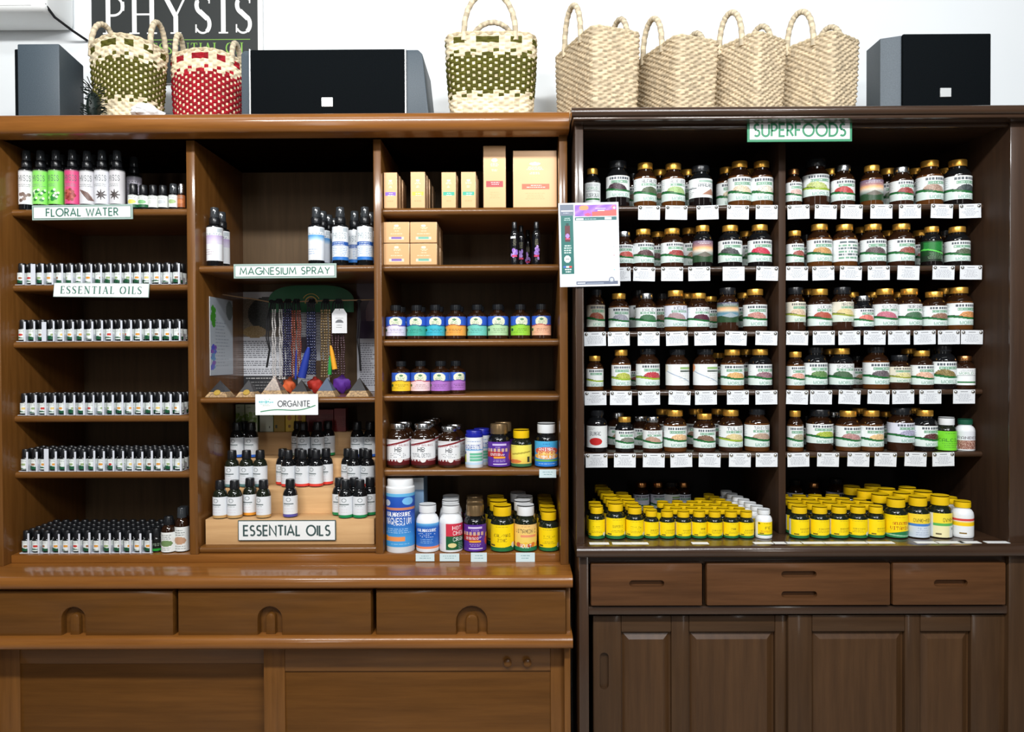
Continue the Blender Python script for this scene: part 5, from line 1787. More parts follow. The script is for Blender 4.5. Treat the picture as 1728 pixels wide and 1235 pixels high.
FT = dict(tan=(196, 156, 100), orange=(226, 150, 50), violet=(84, 80, 160), green=(30, 136, 80), dgreen=(90, 130, 130), red=(222, 66, 56), blue=(52, 110, 214), grey=(150, 170, 160))
TIERM = {k: bottle_meshes('tier', .0198, .104, 'black', 'glass_green' if k in ('tan', 'orange', 'dgreen') else 'glass_black', None, art_tier(v, hash_(k)), ('tier', k), 20) for k, v in FT.items()}
TB = [(0, 'lowest', [(369.5, 0, 'tan'), (394, .0, 'tan'), (420, .037, 'orange'), (442.8, .004, 'tan'), (488, .014, 'violet'), (581.5, .0, 'green'), (606, .0, 'green'), (571, .037, 'green'), (596, .037, 'green'), (623, .037, 'green')]),
      (1, 'second', [(390, 0, 'dgreen'), (414.5, .002, 'dgreen'), (437.5, .002, 'dgreen'), (485, .002, 'red'), (509, .002, 'red'), (532, .002, 'red'), (476, .037, 'red'), (503, .037, 'red'), (525.5, .037, 'red'), (549, .037, 'red'), (596, .002, 'red'), (619.5, .002, 'red'), (586, .037, 'red'), (612, .037, 'red')]),
      (2, 'third', [(399, .002, 'blue'), (423, .002, 'blue'), (511, .004, 'grey'), (535, .004, 'grey'), (502, .037, 'grey'), (553, .037, 'green'), (602, .004, 'blue'), (624, .004, 'blue'), (411, .037, 'blue')])]
rng = random.Random(12)
for k, nm, lst in TB:
    yy, z = tops[k]
    cnt = {}
    order = sorted(range(len(lst)), key=lambda i: lst[i][0])
    for i in order:
        px, dy, ft = lst[i]
        y = yy + .0208 + dy
        n = len(cnt)
        cnt[i] = 1
        fn = {'dgreen': 'grey-green', 'tan': 'tan', 'grey': 'grey'}.get(ft, ft)
        put_bottle('oil_bottle', f"dark oil bottle with white label and {fn} foot, {ORD[n]} from left on {nm} pine step", 'bottle', TIERM[ft], (X(px, y), y, z), rng.uniform(-.25, .25))

# cartons at the back on the top step
y = 2.303
zt0 = tops[3][1] + .0003
def carton(label, px0, px1, ptop, art, body, yy=y, dz=zt0, dep=.035, cat='box'):
    x0_, x1_ = X(px0, yy), X(px1, yy)
    zt_ = Z(ptop, yy, (px0 + px1) / 2)
    t = thing('carton', label, cat, ((x0_ + x1_) / 2, yy, dz))
    w_ = (x1_ - x0_) / 2 - .0004
    m = MB(); m.box(-w_, w_, 0, dep, 0, zt_ - dz, body, .0006, 1); part('box', m, t)
    m = MB(); m.art_flat(art, -w_ + .0006, w_ - .0006, .0006, zt_ - dz - .0006, -.0003, 'printed_label'); part('front_print', m, t)
    return t


principled('carton_green', (0.20, 0.30, 0.10), .5); principled('carton_yellow', (.5, .33, .02), .5); principled('carton_red', (.22, .025, .025), .5)
def art_green(seed):
    a = Art(26, 50, (190, 208, 170)); r_ = np.random.RandomState(seed)
    a.rect(0, 0, 26, 14, (200, 212, 184)).rect(4, 5, 12, 6, (90, 110, 80))
    for _ in range(14):
        a.ell(r_.rand() * 26, 16 + r_.rand() * 18, 4, 3, mix((104, 140, 60), (150, 180, 90), r_.rand()))
    a.rect(0, 36, 26, 50, (214, 220, 206))
    return a.a
carton('white and green carton behind the third step, first from left', 396.5, 412, 682, art_green(1), 'carton_green')
carton('white and green carton behind the third step, second from left', 412.5, 434, 682, art_green(2), 'carton_green')
a = Art(26, 40, (204, 212, 196)); a.rect(18, 30, 20, 34, (90, 100, 90)).mask(a.yy < 8 + a.xx * .2, (150, 186, 120)); carton('white carton with green top, right of the two green cartons', 437, 460.5, 690, a.a, 'carton_green')
a = Art(26, 40, (168, 136, 34)); a.rect(3, 28, 8, 34, (60, 60, 30)).mask(a.yy < 10, (90, 90, 20)); carton('dull yellow carton behind the third step', 461, 480, 690, a.a, 'carton_yellow')
a = Art(22, 40, (224, 188, 40)); a.ell(9, 14, 5, 5, (190, 120, 40)).rect(0, 0, 22, 6, (60, 110, 50)).ell(9, 30, 3, 3, (130, 90, 20)); carton('bright yellow carton, left of the pair', 480.5, 497.5, 692, a.a, 'carton_yellow')
a = Art(22, 40, (228, 190, 40)); a.ell(9, 14, 5, 5, (190, 120, 40)).rect(0, 0, 22, 6, (60, 110, 50)).rect(5, 28, 13, 30, (130, 90, 20)).rect(5, 32, 14, 33, (130, 90, 20)); carton('bright yellow carton, right of the pair beside the red carton', 498, 515, 692, a.a, 'carton_yellow')
a = Art(48, 40, (128, 34, 34)); a.rect(0, 8, 48, 18, (116, 28, 28)).lines(4, 44, 10, 16, 3, (150, 60, 56), random.Random(1)); carton('dark red carton, left of two behind the middle oil bottles', 515.5, 562, 691, a.a, 'carton_red')
a = Art(20, 40, (128, 34, 34)); a.lines(2, 18, 14, 34, 3, (150, 60, 56), random.Random(2)); carton('dark red carton, right of two behind the middle oil bottles', 562.5, 583, 689, a.a, 'carton_red')

# ------------------------------------------------------------------ third column
def art_kraft(w, h, band, seed, y0=.56, bandw=(.1, .92)):
    rng = random.Random(seed)
    a = Art(w, h, (214, 166, 114))
    c = w / 2
    a.ell(c, h * .23, w * .13, h * .03, (244, 226, 196))
    a.lines(c - w * .22, c + w * .22, h * .28, h * .34, 2, (240, 218, 184), rng, True)
    a.lines(c - w * .16, c + w * .16, h * .38, h * .42, 2, (240, 218, 184), rng, True)
    a.rect(w * bandw[0], h * y0, w * bandw[1], h * (y0 + .10), band)
    a.lines(c - w * .2, c + w * .25, h * (y0 + .02), h * (y0 + .08), 3, mix(band, (255, 255, 255), .75), rng, True)
    a.lines(c - w * .3, c + w * .3, h * .75, h * .86, 3, (200, 150, 96), rng, True)
    return a.a


def kbox(label, px0, px1, ptop, Y, zb_, dep, art, group=None):
    x0_, x1_ = X(px0, Y), X(px1, Y)
    w_ = (x1_ - x0_) / 2
    h_ = Z(ptop, Y, (px0 + px1) / 2) - zb_
    t = thing('tea_carton', label, 'box', ((x0_ + x1_) / 2, Y, zb_ + .0004), 0, group)
    m = MB(); m.box(-w_, w_, 0, dep, 0, h_, 'kraft_foil', .0012); part('box', m, t)
    m = MB(); m.art_flat(art, -w_ + .0012, w_ - .0012, .0012, h_ - .0012, -.0003, 'printed_foil'); part('front_print', m, t)
    for s in (-1, 1):
        pass
    return t


ZS = SHELF[('c', 0)]
BANDS = dict(purple=(122, 84, 190), yellow=(226, 182, 52), teal=(34, 164, 134))
Yk = LYS + .008
for (lab, px0, px1, top, nb, band) in (('purple', 649.5, 672, 291, 3, 'purple'), ('yellow', 694.5, 719, 290, 5, 'yellow'), ('teal', 746.5, 771, 290.5, 1, 'teal'), ('teal', 779.5, 804.5, 290, 2, 'teal')):
    where = 'first' if px0 == 746.5 else 'second'
    nm = f"{'upright' if lab != 'teal' else where + ' upright'} tan carton with {lab} band on third column's top shelf"
    t0 = kbox(nm, px0, px1, top, Yk, ZS, .040, art_kraft(24, 58, BANDS[band], hash_(nm)))
    for b in range(nb):
        copy_thing(t0, (t0.location.x + .003 * (1 if b % 2 else .4), Yk + .043 * (b + 1), ZS + .0004), f"tan carton standing {ORD[b]} behind the {(where + ' ') if lab == 'teal' else ''}{lab}-banded carton, top shelf")
kbox('tall tan carton with dark red band on third column\'s top shelf', 817, 855, 246, Yk, ZS, .075, art_kraft(36, 100, (164, 44, 48), 71, .57, (.12, .88)))
kbox('tall tan carton standing behind the tall one with dark red band', 822, 853, 258, Yk + .079, ZS, .075, art_kraft(36, 100, (164, 44, 48), 72, .57, (.12, .88)))
kbox('large wide tan carton with orange-red band on third column\'s top shelf', 867, 941, 254, Yk, ZS, .09, art_kraft(72, 92, (216, 88, 52), 73, .585, (.19, .83)))
kbox('wide tan carton standing behind the large one with orange-red band', 869, 932, 262, Yk + .095, ZS, .09, art_kraft(72, 92, (216, 88, 52), 74, .585, (.19, .83)))
ZS = SHELF[('c', 1)]
zmid = Z(410.3, Yk, 690)
for r, (z0_, ptop) in enumerate(((ZS, 410.6), (zmid + .0006, 374.7))):
    for c_, (px0, px1, bd) in enumerate(((648.3, 692.2, 'purple'), (693.2, 738.5, 'teal'))):
        a = Art(44, 36, (216, 168, 116)); rr_ = random.Random(c_ + 5)
        a.ell(22, 6, 4, 2, (244, 226, 196)).lines(16, 30, 9, 12, 2, (240, 218, 184), rr_, True).lines(18, 27, 15, 16, 3, (240, 218, 184), rr_, True).lines(10, 34, 20, 21, 3, (242, 222, 190), rr_, True)
        a.rect(9, 26, 35, 31, (232, 214, 190)).rect(13, 26, 31, 30, (126, 100, 176) if bd == 'purple' else (112, 180, 160))
        nm = f"{'lower' if r == 0 else 'upper'} tan tea carton with {'purple' if bd == 'purple' else 'pale teal'} label, stacked pair on second shelf of third column"
        t0 = kbox(nm, px0, px1, ptop if r else 410.9, Yk, z0_, .075, a.a)
        t0.location.z = z0_ + .0004
        copy_thing(t0, (t0.location.x + .003 - .002 * c_, Yk + .08, t0.location.z), f"tan tea carton behind the {'lower' if r == 0 else 'upper'} {'purple' if bd == 'purple' else 'teal'}-labelled one")


def art_hair(seed, sticker):
    a = Art(60, 60, (16, 17, 22)); rs_ = np.random.RandomState(seed)
    c = 30
    if sticker:
        a.rect(c - 12, 0, c + 3, 5, (226, 228, 230))
    a.lines(c - 5, c + 6, 7, 20, 3, (150, 146, 120), random.Random(seed), True)
    for _ in range(14):
        a.ell(c + rs_.randn() * 3.5, 36 + rs_.randn() * 5, 3.2, 3.6, mix((150, 110, 200), (190, 160, 225), rs_.rand()))
    a.rect(c - 7, 42, c + 7, 46, (210, 70, 110))
    a.lines(c - 4, c + 5, 49, 58, 3, (130, 130, 136), random.Random(seed + 1), True)
    return a.a


for lab, px, top, w, dy, sd, stk in (('slim black bottle with purple flowers and white sticker, second shelf of third column', 868, 373, 15, 0, 1, True), ('slim black bottle behind the stickered one', 879, 377, 13.5, .055, 2, False),
                                     ('slim black bottle rearmost between the two purple flower bottles', 890.5, 386, 12, .13, 3, False), ('slim black bottle with purple flowers near the right panel, second shelf', 905, 373, 14.5, 0, 4, False)):
    Y = LYS + .022 + dy
    x, R, H = size_at(px, top, w, Y, ZS)
    put_bottle('lotion_bottle', lab, 'bottle', bottle_meshes('slim', R, min(H, .116), 'black', 'glass_black', None, art_hair(sd, stk), ('hair', sd), 20, labmat='printed_gloss'), (x, Y, ZS))


def art_organic(low, sil, seed):
    rng = random.Random(seed)
    a = Art(80, 40, (52, 96, 196))
    c = 40
    a.mask((a.xx < c - 26), low); a.mask((a.xx > c + 27), mix(low, (255, 255, 255), .25))
    hz = 20.5 - 3.2 * np.exp(-((a.xx - c) / 7) ** 2) - .8 * np.sin(a.xx / 4)
    a.mask(np.hypot((a.xx - c) / 1.0, a.yy - 11) < 10.5, (232, 236, 208))
    a.ell(c, 6.5, 3, 2.2, (80, 130, 90)).lines(c - 7, c + 7, 10, 15, 2, (130, 160, 130), rng, True)
    a.mask(a.yy > hz - 1.8, sil); a.mask(a.yy > hz, low)
    a.lines(c - 10, c + 12, 26, 30, 3, mix(low, (0, 0, 0), .45), rng, True).ell(c - 18, 28, 3, 3, (30, 90, 50)).lines(c - 20, c + 18, 33, 36, 3, mix(low, (0, 0, 0), .3), rng)
    return a.a


ORG = [(2, 667.8, 34, 515, (222, 216, 240), (90, 60, 150), 'lavender'), (2, 703, 33, 515, (64, 170, 152), (30, 60, 120), 'teal'), (2, 734.5, 32.5, 514.5, (60, 178, 200), (30, 80, 130), 'cyan'), (2, 769, 34.5, 514.5, (238, 164, 74), (150, 70, 40), 'orange'),
       (2, 805, 33, 514, (110, 198, 184), (40, 70, 110), 'aqua'), (2, 840, 34, 513.5, (176, 212, 164), (50, 90, 90), 'pale green'), (2, 878, 32.5, 513.5, (146, 206, 60), (60, 110, 60), 'lime'), (2, 913.5, 32.5, 513, (238, 180, 146), (170, 50, 60), 'salmon'),
       (3, 676.8, 31.5, 609, (236, 196, 44), (120, 90, 50), 'yellow'), (3, 709.5, 33, 608.5, (240, 206, 208), (170, 50, 70), 'pink'), (3, 743.5, 33, 608.5, (172, 114, 194), (90, 50, 130), 'purple')]
for (si, px, w, top, low, sil, nm) in ORG:
    Y = LYS + .034
    zb = SHELF[('c', si)]
    x, R, H = size_at(px, top, w, Y, zb)
    ms = bottle_meshes('organic', R, H, 'black', 'glass_amber', B_, art_organic(low, sil, hash_(nm)), ('org', nm), 28)
    t0 = put_bottle('supplement_jar', f"dark jar with blue and {nm} label on the {'third' if si == 2 else 'fourth'} shelf of third column", 'jar', ms, (x, Y, zb), random.Random(hash_(nm)).uniform(-.12, .16))
    if nm == 'purple':
        copy_thing(t0, (X(769, Y + .036), Y + .036, zb + .0004), 'dark jar with purple label half hidden behind the front purple one', rz=.5)
    elif si == 2:
        copy_thing(t0, (x + .002, Y + .071, zb + .0004), f"dark jar standing behind the blue and {nm} one")


def art_hb(l1, l2, seed):
    rng = random.Random(seed)
    a = Art(96, 46, (232, 234, 236), 2)
    c = 48
    a.mask(a.yy < 5, (214, 212, 214))
    cv = 7 - (a.xx - c) * .13 - 2.0 * np.sin((a.xx - c) / 16)
    a.mask((a.yy > cv - 2) & (a.yy < cv + 1.4), (128, 28, 36))
    a.text('HEALTHY BALANCE', c, 8.5, (150, 90, 100), .45, .6)
    a.text('HB', c, 14, (52, 56, 62), 1, 1.2)
    a.text(l1, c, 25, (110, 118, 126), .5, 1)
    lo = 36 - (a.xx - c) * .09 + 1.2 * np.sin((a.xx - c) / 14)
    a.mask(a.yy > lo, (104, 26, 30)); a.mask((a.yy > lo + 5), (84, 22, 24))
    for k in range(4):
        a.ell(c - 22 + k * 6, 37.5, 1.7, 1.6, (222, 214, 214))
    a.ell(c + 3, 37, 4.4, 4, (230, 226, 224))
    a.rect(c + 10, 37, c + 30, 38, (214, 190, 190))
    return a.a


zb = SHELF[('c', 4)]
Y = LYS + .036
for k, (px, w, top, l1, nb, lab) in enumerate(((672, 38.5, 715, 'B-COMPLEX', 1, 'first'), (714, 41, 714.5, 'TOTAL DETOX', 3, 'second'), (758, 37.8, 719.5, 'MAGNESIUM', 1, 'third'))):
    x, R, H = size_at(px, top, w, Y, zb)
    ms = bottle_meshes('wide', R, H, 'silver', 'glass_amber', B_, art_hb(l1, '', 50 + k), ('hb', k), 30)
    t0 = put_bottle('supplement_jar', f"brown capsule jar with silver lid and maroon-edged white label, {lab} from left on fifth shelf", 'jar', ms, (x, Y, zb), (.12, -.06, .05)[k])
    for b in range(nb):
        dx, dy = ((.006, .0675), (.006, .0685), (.010, .0645))[k]
        copy_thing(t0, (x + dx * (b + 1) * (1 if k != 1 else .6), Y + dy * (b + 1), zb + .0004), f"silver-lidded brown jar, {ORD[b]} behind the {lab} maroon-edged jar on fifth shelf", rz=.3)
a = Art(80, 46, (230, 234, 238), 2)
a.text('MAGNESITE', 40, 12, (40, 80, 170), .6, 1.2).rect(14, 20, 66, 22, (120, 180, 220)).lines(30, 56, 6, 9, 3, (90, 130, 190), random.Random(2), True)
for q in range(3):
    a.rect(36, 26 + q * 5, 62, 30 + q * 5, (104, 186, 150))
a.rect(16, 28, 28, 42, (190, 200, 90)).ell(24, 26, 4, 3, (70, 80, 120)).rect(0, 42, 80, 46, (190, 216, 236))
x, R, H = size_at(800, 726, 30, Y - .006, zb)
t0 = put_bottle('supplement_bottle', 'white bottle with deep blue lid and green striped label, frontmost on fifth shelf', 'bottle', bottle_meshes('canister', R, H, 'blue', 'plastic_white', None, a.a, 'mgs', 26), (x, Y - .006, zb), -.2)
copy_thing(t0, (X(812, Y + .047), Y + .047, zb + .0004), 'white bottle with deep blue lid half hidden behind the front blue-lidded one')


def art_purple(seed, fruit):
    a = Art(88, 52, (86, 44, 150)); c = 44
    rng = random.Random(seed)
    a.rect(c - 10, 4, c + 12, 8, (206, 190, 230)).lines(c - 5, c + 7, 11, 13, 3, (200, 180, 220), rng)
    a.mask((np.abs(a.yy - 26 - (a.xx - c) * .05) < 7) & (a.xx < c + 6), (170, 36, 46))
    for q in range(6):
        a.rect(c - 20 + q * 6, 14, c - 16 + q * 6, 21, (204, 170, 150))
    a.lines(c - 14, c + 13, 24, 29, 2, (236, 220, 224), rng)
    a.rect(c - 8, 31, c + 10, 35, (230, 160, 50))
    a.ell(c + 22, 32, 5, 9, (190, 60, 60)); a.ell(c + 23, 21, 3, 5, (230, 180, 60) if fruit else (170, 60, 70))
    a.lines(c - 10, c + 12, 38, 42, 3, (190, 170, 220), rng, True).rect(c - 9, 46, c + 13, 48, (220, 210, 236))
    a.rect(0, 0, 6, 52, (222, 222, 230)).rect(82, 0, 88, 52, (222, 222, 230))
    return a.a


x, R, H = size_at(842, 715, 38, Y, zb)
ms_p = bottle_meshes('pill', R, H, 'bronze', 'glass_black', None, art_purple(1, False), 'pur1', 28)
t0 = put_bottle('supplement_bottle', 'dark bottle with bronze lid and purple label on fifth shelf of third column', 'bottle', ms_p, (x, Y, zb))
copy_thing(t0, (x + .010, Y + .068, zb + .0004), 'bronze-lidded bottle behind the purple one on fifth shelf')
a = Art(88, 46, (236, 214, 84)); c = 44
for y_ in range(46):
    a.a[y_] = mix((238, 226, 96), (226, 170, 80), max(0, (y_ - 22) / 26))
a.lines(c - 20, c, 3, 6, 3, (150, 130, 40), random.Random(1)).mask((np.abs(a.yy - 17 + (a.xx - c) * .18) < 1.6) & (np.abs(a.xx - c) < 17), (176, 160, 60))
a.ell(c - 12, 35, 12, 4, (214, 120, 60)).rect(c + 10, 25, c + 15, 37, (60, 60, 40)).rect(0, 40, 88, 46, (60, 110, 70))
x, R, H = size_at(879.5, 724.5, 35, Y, zb)
put_bottle('supplement_bottle', 'dark bottle with yellow lid and pale yellow label on fifth shelf of third column', 'bottle', bottle_meshes('pill', R, H, 'yellow', 'glass_green', None, a.a, 'ylw5', 28), (x, Y, zb))
a = Art(88, 52, (52, 156, 222), 2)
for y_ in range(104):
    a.a[y_] = mix((76, 178, 226), (40, 120, 214), y_ / 104)
a.lines(c - 9, c + 9, 5, 7, 3, (40, 90, 150), random.Random(1), True)
a.ell(c, 20, 20, 8, (214, 90, 70)).ell(c, 31, 22, 6, (236, 170, 80)).text('ANIMAL', c, 13, (240, 244, 246), .7, 1).text('PARADE', c, 21, (250, 236, 150), .8, 1).text('IMMUNE', c, 29, (244, 246, 248), .8, 1).rect(c - 22, 38, c + 22, 42, (110, 180, 90)).lines(c - 20, c + 20, 46, 48, 3, (200, 220, 240), random.Random(3), True)
x, R, H = size_at(921.8, 713.5, 39, Y, zb)
put_bottle('supplement_bottle', 'dark bottle with white lid and sky blue label at right end of fifth shelf', 'bottle', bottle_meshes('pill', R, H, 'white', 'glass_black', None, a.a, 'blu5', 28), (x, Y, zb))

# bottom of the third column
zb = SHELF[('c', 5)]
Y0 = LYD + .004
a = Art(84, 84, (40, 110, 200), 2); c = 42
for y_ in range(168):
    t_ = y_ / 168
    a.a[y_] = mix((40, 96, 190), (30, 70, 170), t_ * 3) if t_ < .33 else mix((30, 70, 170), (70, 160, 224), min(1, (t_ - .33) / .5))
a.rect(0, 0, 84, 5, (100, 180, 226)).ell(c - 14, 15, 5, 5, (190, 200, 216)).ell(c + 12, 12, 7, 6, (120, 190, 240)).rect(c - 18, 22, c + 24, 26, (200, 130, 100))
a.text('KALMASSURE', c, 29, (236, 240, 248), .5, 1).text('MAGNESIUM', c, 38, (246, 248, 252), .6, 1.5).lines(c - 5, c + 8, 49, 51, 3, (200, 216, 240), random.Random(2), True)
a.lines(c - 20, c + 18, 55, 63, 3, (170, 206, 240), random.Random(3), True).rect(c - 15, 68, c + 8, 75, (236, 150, 90)).ell(c - 16, 71, 4, 4.5, (240, 160, 60)).lines(c - 14, c + 20, 79, 81, 3, (150, 200, 240), random.Random(4), True)
Y = Y0 + .0385
x, R, H = size_at(675.5, 807, 48.5, Y, zb)
put_bottle('powder_canister', 'large white-lidded canister with blue Magnesium label on the lowest shelf', 'canister', bottle_meshes('canister', R, H, 'white', 'plastic_white', None, a.a, 'kalm', 34), (x, Y, zb), -.04)
ab = Art(40, 80, (120, 150, 180)); ab.rect(0, 0, 40, 14, (190, 196, 200)).lines(6, 34, 20, 70, 4, (170, 190, 210), random.Random(4))
principled('carton_blue', (.12, .2, .3), .5)
carton('blue and grey carton standing behind the large white canister', 668, 714, 806, ab.a, 'carton_blue', yy=Y + .046, dz=zb + .0004, dep=.09)
a = Art(84, 46, (40, 100, 190), 2); c = 42
for y_ in range(92):
    a.a[y_] = mix((110, 186, 230), (30, 92, 186), min(1, y_ / 16)) if y_ < 44 else mix((30, 92, 186), (70, 130, 210), (y_ - 44) / 48)
a.text('KALMASSURE', c, 9, (226, 232, 244), .5, .8).text('MAGNESIUM', c, 17, (200, 214, 238), .5, 1).lines(c - 14, c + 14, 27, 36, 3, (140, 180, 226), random.Random(4), True).rect(0, 40, 84, 44, (236, 140, 100)).rect(0, 44, 84, 46, (230, 234, 238))
Y = Y0 + .033
x, R, H = size_at(721.5, 850, 38.5, Y, zb)
put_bottle('supplement_bottle', 'white bottle with blue label and orange stripe on the lowest shelf', 'bottle', bottle_meshes('white', R, H, 'white', 'plastic_white', None, a.a, 'kalm2', 30), (x, Y, zb))
a = Art(84, 46, (232, 230, 236), 2); c = 42
a.rect(c - 6, 0, 84, 22, (206, 52, 74)).rect(c - 6, 22, 84, 46, (28, 92, 56)).text('HOT', c + 10, 4, (246, 230, 232), .8, 1).text('CHEW', c + 13, 13, (250, 240, 240), .8, 1).text('CRAN', c + 13, 24, (226, 236, 228), .8, 1).ell(c + 3, 38, 6, 4, (226, 214, 150)).lines(c + 12, c + 26, 34, 44, 3, (170, 200, 180), random.Random(3))
a.lines(c - 26, c - 12, 8, 36, 3, (206, 200, 214), random.Random(4))
x, R, H = size_at(761, 850.5, 39.3, Y, zb)
t0 = put_bottle('supplement_bottle', 'white bottle with red and green label on the lowest shelf', 'bottle', bottle_meshes('white', R, H, 'white', 'plastic_white', None, a.a, 'hot', 30), (x, Y, zb))
for b, (dx, dy) in enumerate(((-.007, .066), (-.011, .132))):
    copy_thing(t0, (x + dx, Y + dy, zb + .0004), f'white bottle, {ORD[b]} behind the red and green labelled one', rz=-.6)
x, R, H = size_at(801.5, 851, 38, Y, zb)
t0 = put_bottle('supplement_bottle', 'dark bottle with bronze lid and purple label on the lowest shelf', 'bottle', bottle_meshes('pill', R, H, 'bronze', 'glass_black', None, art_purple(2, True), 'pur2', 28), (x, Y, zb))
for b in range(2):
    copy_thing(t0, (x - .004 * (b + 1), Y + .066 * (b + 1), zb + .0004), f'bronze-lidded bottle, {ORD[b]} behind the purple one on the lowest shelf')
a1 = art_yellow('CAL/MAG|ZINC', 61, False)
x, R, H = size_at(847.5, 851.5, 39.5, Y, zb)
t0 = put_bottle('supplement_bottle', 'yellow-lidded bottle with large yellow label, left of the peach one on lowest shelf', 'bottle', bottle_meshes('pill', R, H, 'yellow', 'glass_green', None, a1, 'cal', 30), (x, Y, zb))
for b, (dx, dy) in enumerate(((-.012, .066), (-.022, .134))):
    copy_thing(t0, (x + dx, Y + dy, zb + .0004), f'yellow-lidded bottle, {ORD[b]} behind the one left of the peach label')
a = Art(88, 46, (244, 200, 130), 2); c = 44
for y_ in range(92):
    a.a[y_] = mix((246, 204, 130), (240, 216, 90), y_ / 92)
a.lines(c - 10, c + 10, 3, 5, 3, (190, 140, 80), random.Random(3), True).text('VITAMIN C', c, 8, (96, 80, 60), .7, 1).rect(c - 8, 18, c + 18, 22, (236, 150, 110))
for q in range(9):
    a.ell(c - 24 + q * 6, 35 + (q % 2) * 2, 4, 4, [(222, 120, 50), (240, 190, 60), (200, 90, 60)][q % 3])
a.rect(0, 39, 88, 46, (40, 120, 80)).text('ADULT', c, 34, (238, 244, 236), .6, .9)
x, R, H = size_at(886.8, 851, 37.6, Y, zb)
t0 = put_bottle('supplement_bottle', 'white-lidded dark bottle with peach Vitamin C label on the lowest shelf', 'bottle', bottle_meshes('pill', R, H, 'white', 'glass_green', None, a.a, 'vitc', 30), (x, Y, zb))
for b, (dx, dy) in enumerate(((-.008, .064), (-.001, .128), (-.02, .192))):
    copy_thing(t0, (x + dx, Y + dy, zb + .0004), f'white-lidded bottle, {ORD[b]} behind the peach Vitamin C one')
x, R, H = size_at(926, 861, 33.6, Y, zb)
t0 = put_bottle('supplement_bottle', 'yellow-lidded bottle with yellow label beside the right panel on lowest shelf', 'bottle', bottle_meshes('pill', R, H, 'yellow', 'glass_green', None, art_yellow('EUCALYP', 62, False), 'euc', 28), (x, Y, zb))
for b in range(4):
    copy_thing(t0, (x - .001 * (b + 1), Y + .057 * (b + 1), zb + .0004), f'yellow-lidded bottle, {ORD[b]} behind the one beside the right panel')
# shelf-edge price labels
for k, (px0, px1, py0, py1, Yl, lab) in enumerate(((910, 938.5, 792, 806, LYS - .002, 'small white shelf label below the sky blue bottle'), (701.5, 733, 934, 947, LYD - .0022, 'small white shelf label below the orange-striped bottle'),
                                                   (742, 775, 934, 947, LYD - .0022, 'small white shelf label below the red and green bottle'), (794.5, 821.5, 932.5, 948, LYD - .0022, 'small white shelf label below the purple bottle'),
                                                   (870.5, 902.5, 932.5, 948, LYD - .0022, 'small white shelf label below the Vitamin C bottle'))):
    a = Art(30, 14, (206, 226, 230)); a.lines(5, 25, 4, 10, 4, (120, 160, 165), random.Random(k), True)
    paper('shelf_label', lab, 'label', a.a, X(px0, Yl, py0), X(px1, Yl, py0), Z(py1, Yl, px0), Z(py0, Yl, px0), Yl, None, .0012)

# ------------------------------------------------------------------ leaflet in a plastic sleeve at the joint of the two units
Yl = 1.914
x0_, x1_, z0_, z1_ = X(944, Yl, 410), X(1042, Yl, 410), Z(482, Yl, 993), Z(344, Yl, 993)
w, h = x1_ - x0_, z1_ - z0_
t = thing('menu_leaflet', 'white price leaflet with green and purple header in a clear sleeve between the cabinets', 'leaflet', ((x0_ + x1_) / 2, Yl, z1_), rot=(0, -.018, .01))
m = MB(); m.box(-w / 2, w / 2, -.0006, .0006, -h, 0, 'paper_white', .0003, 1); part('sheet', m, t)
a = Art(100, 140, (250, 250, 250)); rr_ = random.Random(4)
a.rect(0, 0, 24, 19, (108, 118, 136)).rect(2, 10, 23, 12, (225, 228, 234)).lines(6, 22, 14, 16, 3, (190, 196, 206), rr_)
a.rect(1, 19, 23, 120, (30, 104, 98)).lines(5, 20, 23, 28, 3, (210, 230, 226), rr_, True)
a.rect(8, 36, 17, 64, (92, 36, 44)).rect(10, 32, 15, 37, (24, 60, 58)).ell(12.5, 54, 3.6, 4, (170, 130, 214)).rect(9, 58, 17, 60, (214, 70, 110))
a.lines(5, 20, 70, 84, 4, (205, 228, 222), rr_, True, 2).ell(11.5, 94, 6, 6, (246, 246, 246)).rect(8, 93, 15, 95, (150, 160, 160))
a.rect(4, 106, 9, 109, (60, 100, 190)).rect(9, 106, 14, 109, (240, 240, 240)).rect(14, 106, 19, 109, (210, 60, 60)).lines(6, 19, 111, 118, 4, (230, 240, 238), rr_, True, 2)
for y_ in range(1, 21):
    for x_ in range(26, 99):
        a.a[y_, x_] = mix((176, 130, 214), (140, 90, 190), abs(math.sin(x_ * .13 + y_ * .2)))
a.mask((a.yy < 21) & (a.yy > 13 - (a.xx - 60) * .09) & (a.xx > 56) & (a.xx < 99), (206, 96, 90)).ell(42, 6, 8, 4.4, (226, 150, 100)).ell(48, 15, 7, 5, (170, 100, 200)).ell(49, 18, 6, 2.6, (204, 80, 130)).ell(94, 6, 3.6, 3.6, (226, 120, 140)).ell(95, 7, 2, 2, (240, 236, 240)).rect(62, 7, 80, 8, (226, 214, 236)).rect(66, 10, 78, 12, (226, 214, 236))
a.rect(26, 22, 99, 28, (48, 104, 106)).rect(28, 24, 41, 27, (220, 232, 232)).lines(43, 64, 25, 27, 3, (170, 200, 200), rr_).rect(78, 23, 90, 27, (214, 226, 226))
for yq, ln in ((42, 18), (74, 14), (115, 16)):
    a.lines(28, 28 + ln, yq, yq + 1, 3, (190, 192, 194), rr_)
for yq, cq in ((33, (220, 190, 190)), (42, (200, 224, 216)), (54, (220, 220, 220)), (74, (170, 180, 210)), (89, (170, 120, 130)), (114, (130, 214, 210))):
    a.ell(93, yq, 1.4, 1.4, cq)
a.rect(26, 133, 99, 139, (98, 108, 130)).rect(28, 135, 42, 137, (214, 220, 230)).rect(44, 136, 74, 137, (170, 180, 196)).ell(88, 131, 5, 5, (120, 130, 150)).ell(88, 131, 3, 3, (200, 206, 216))
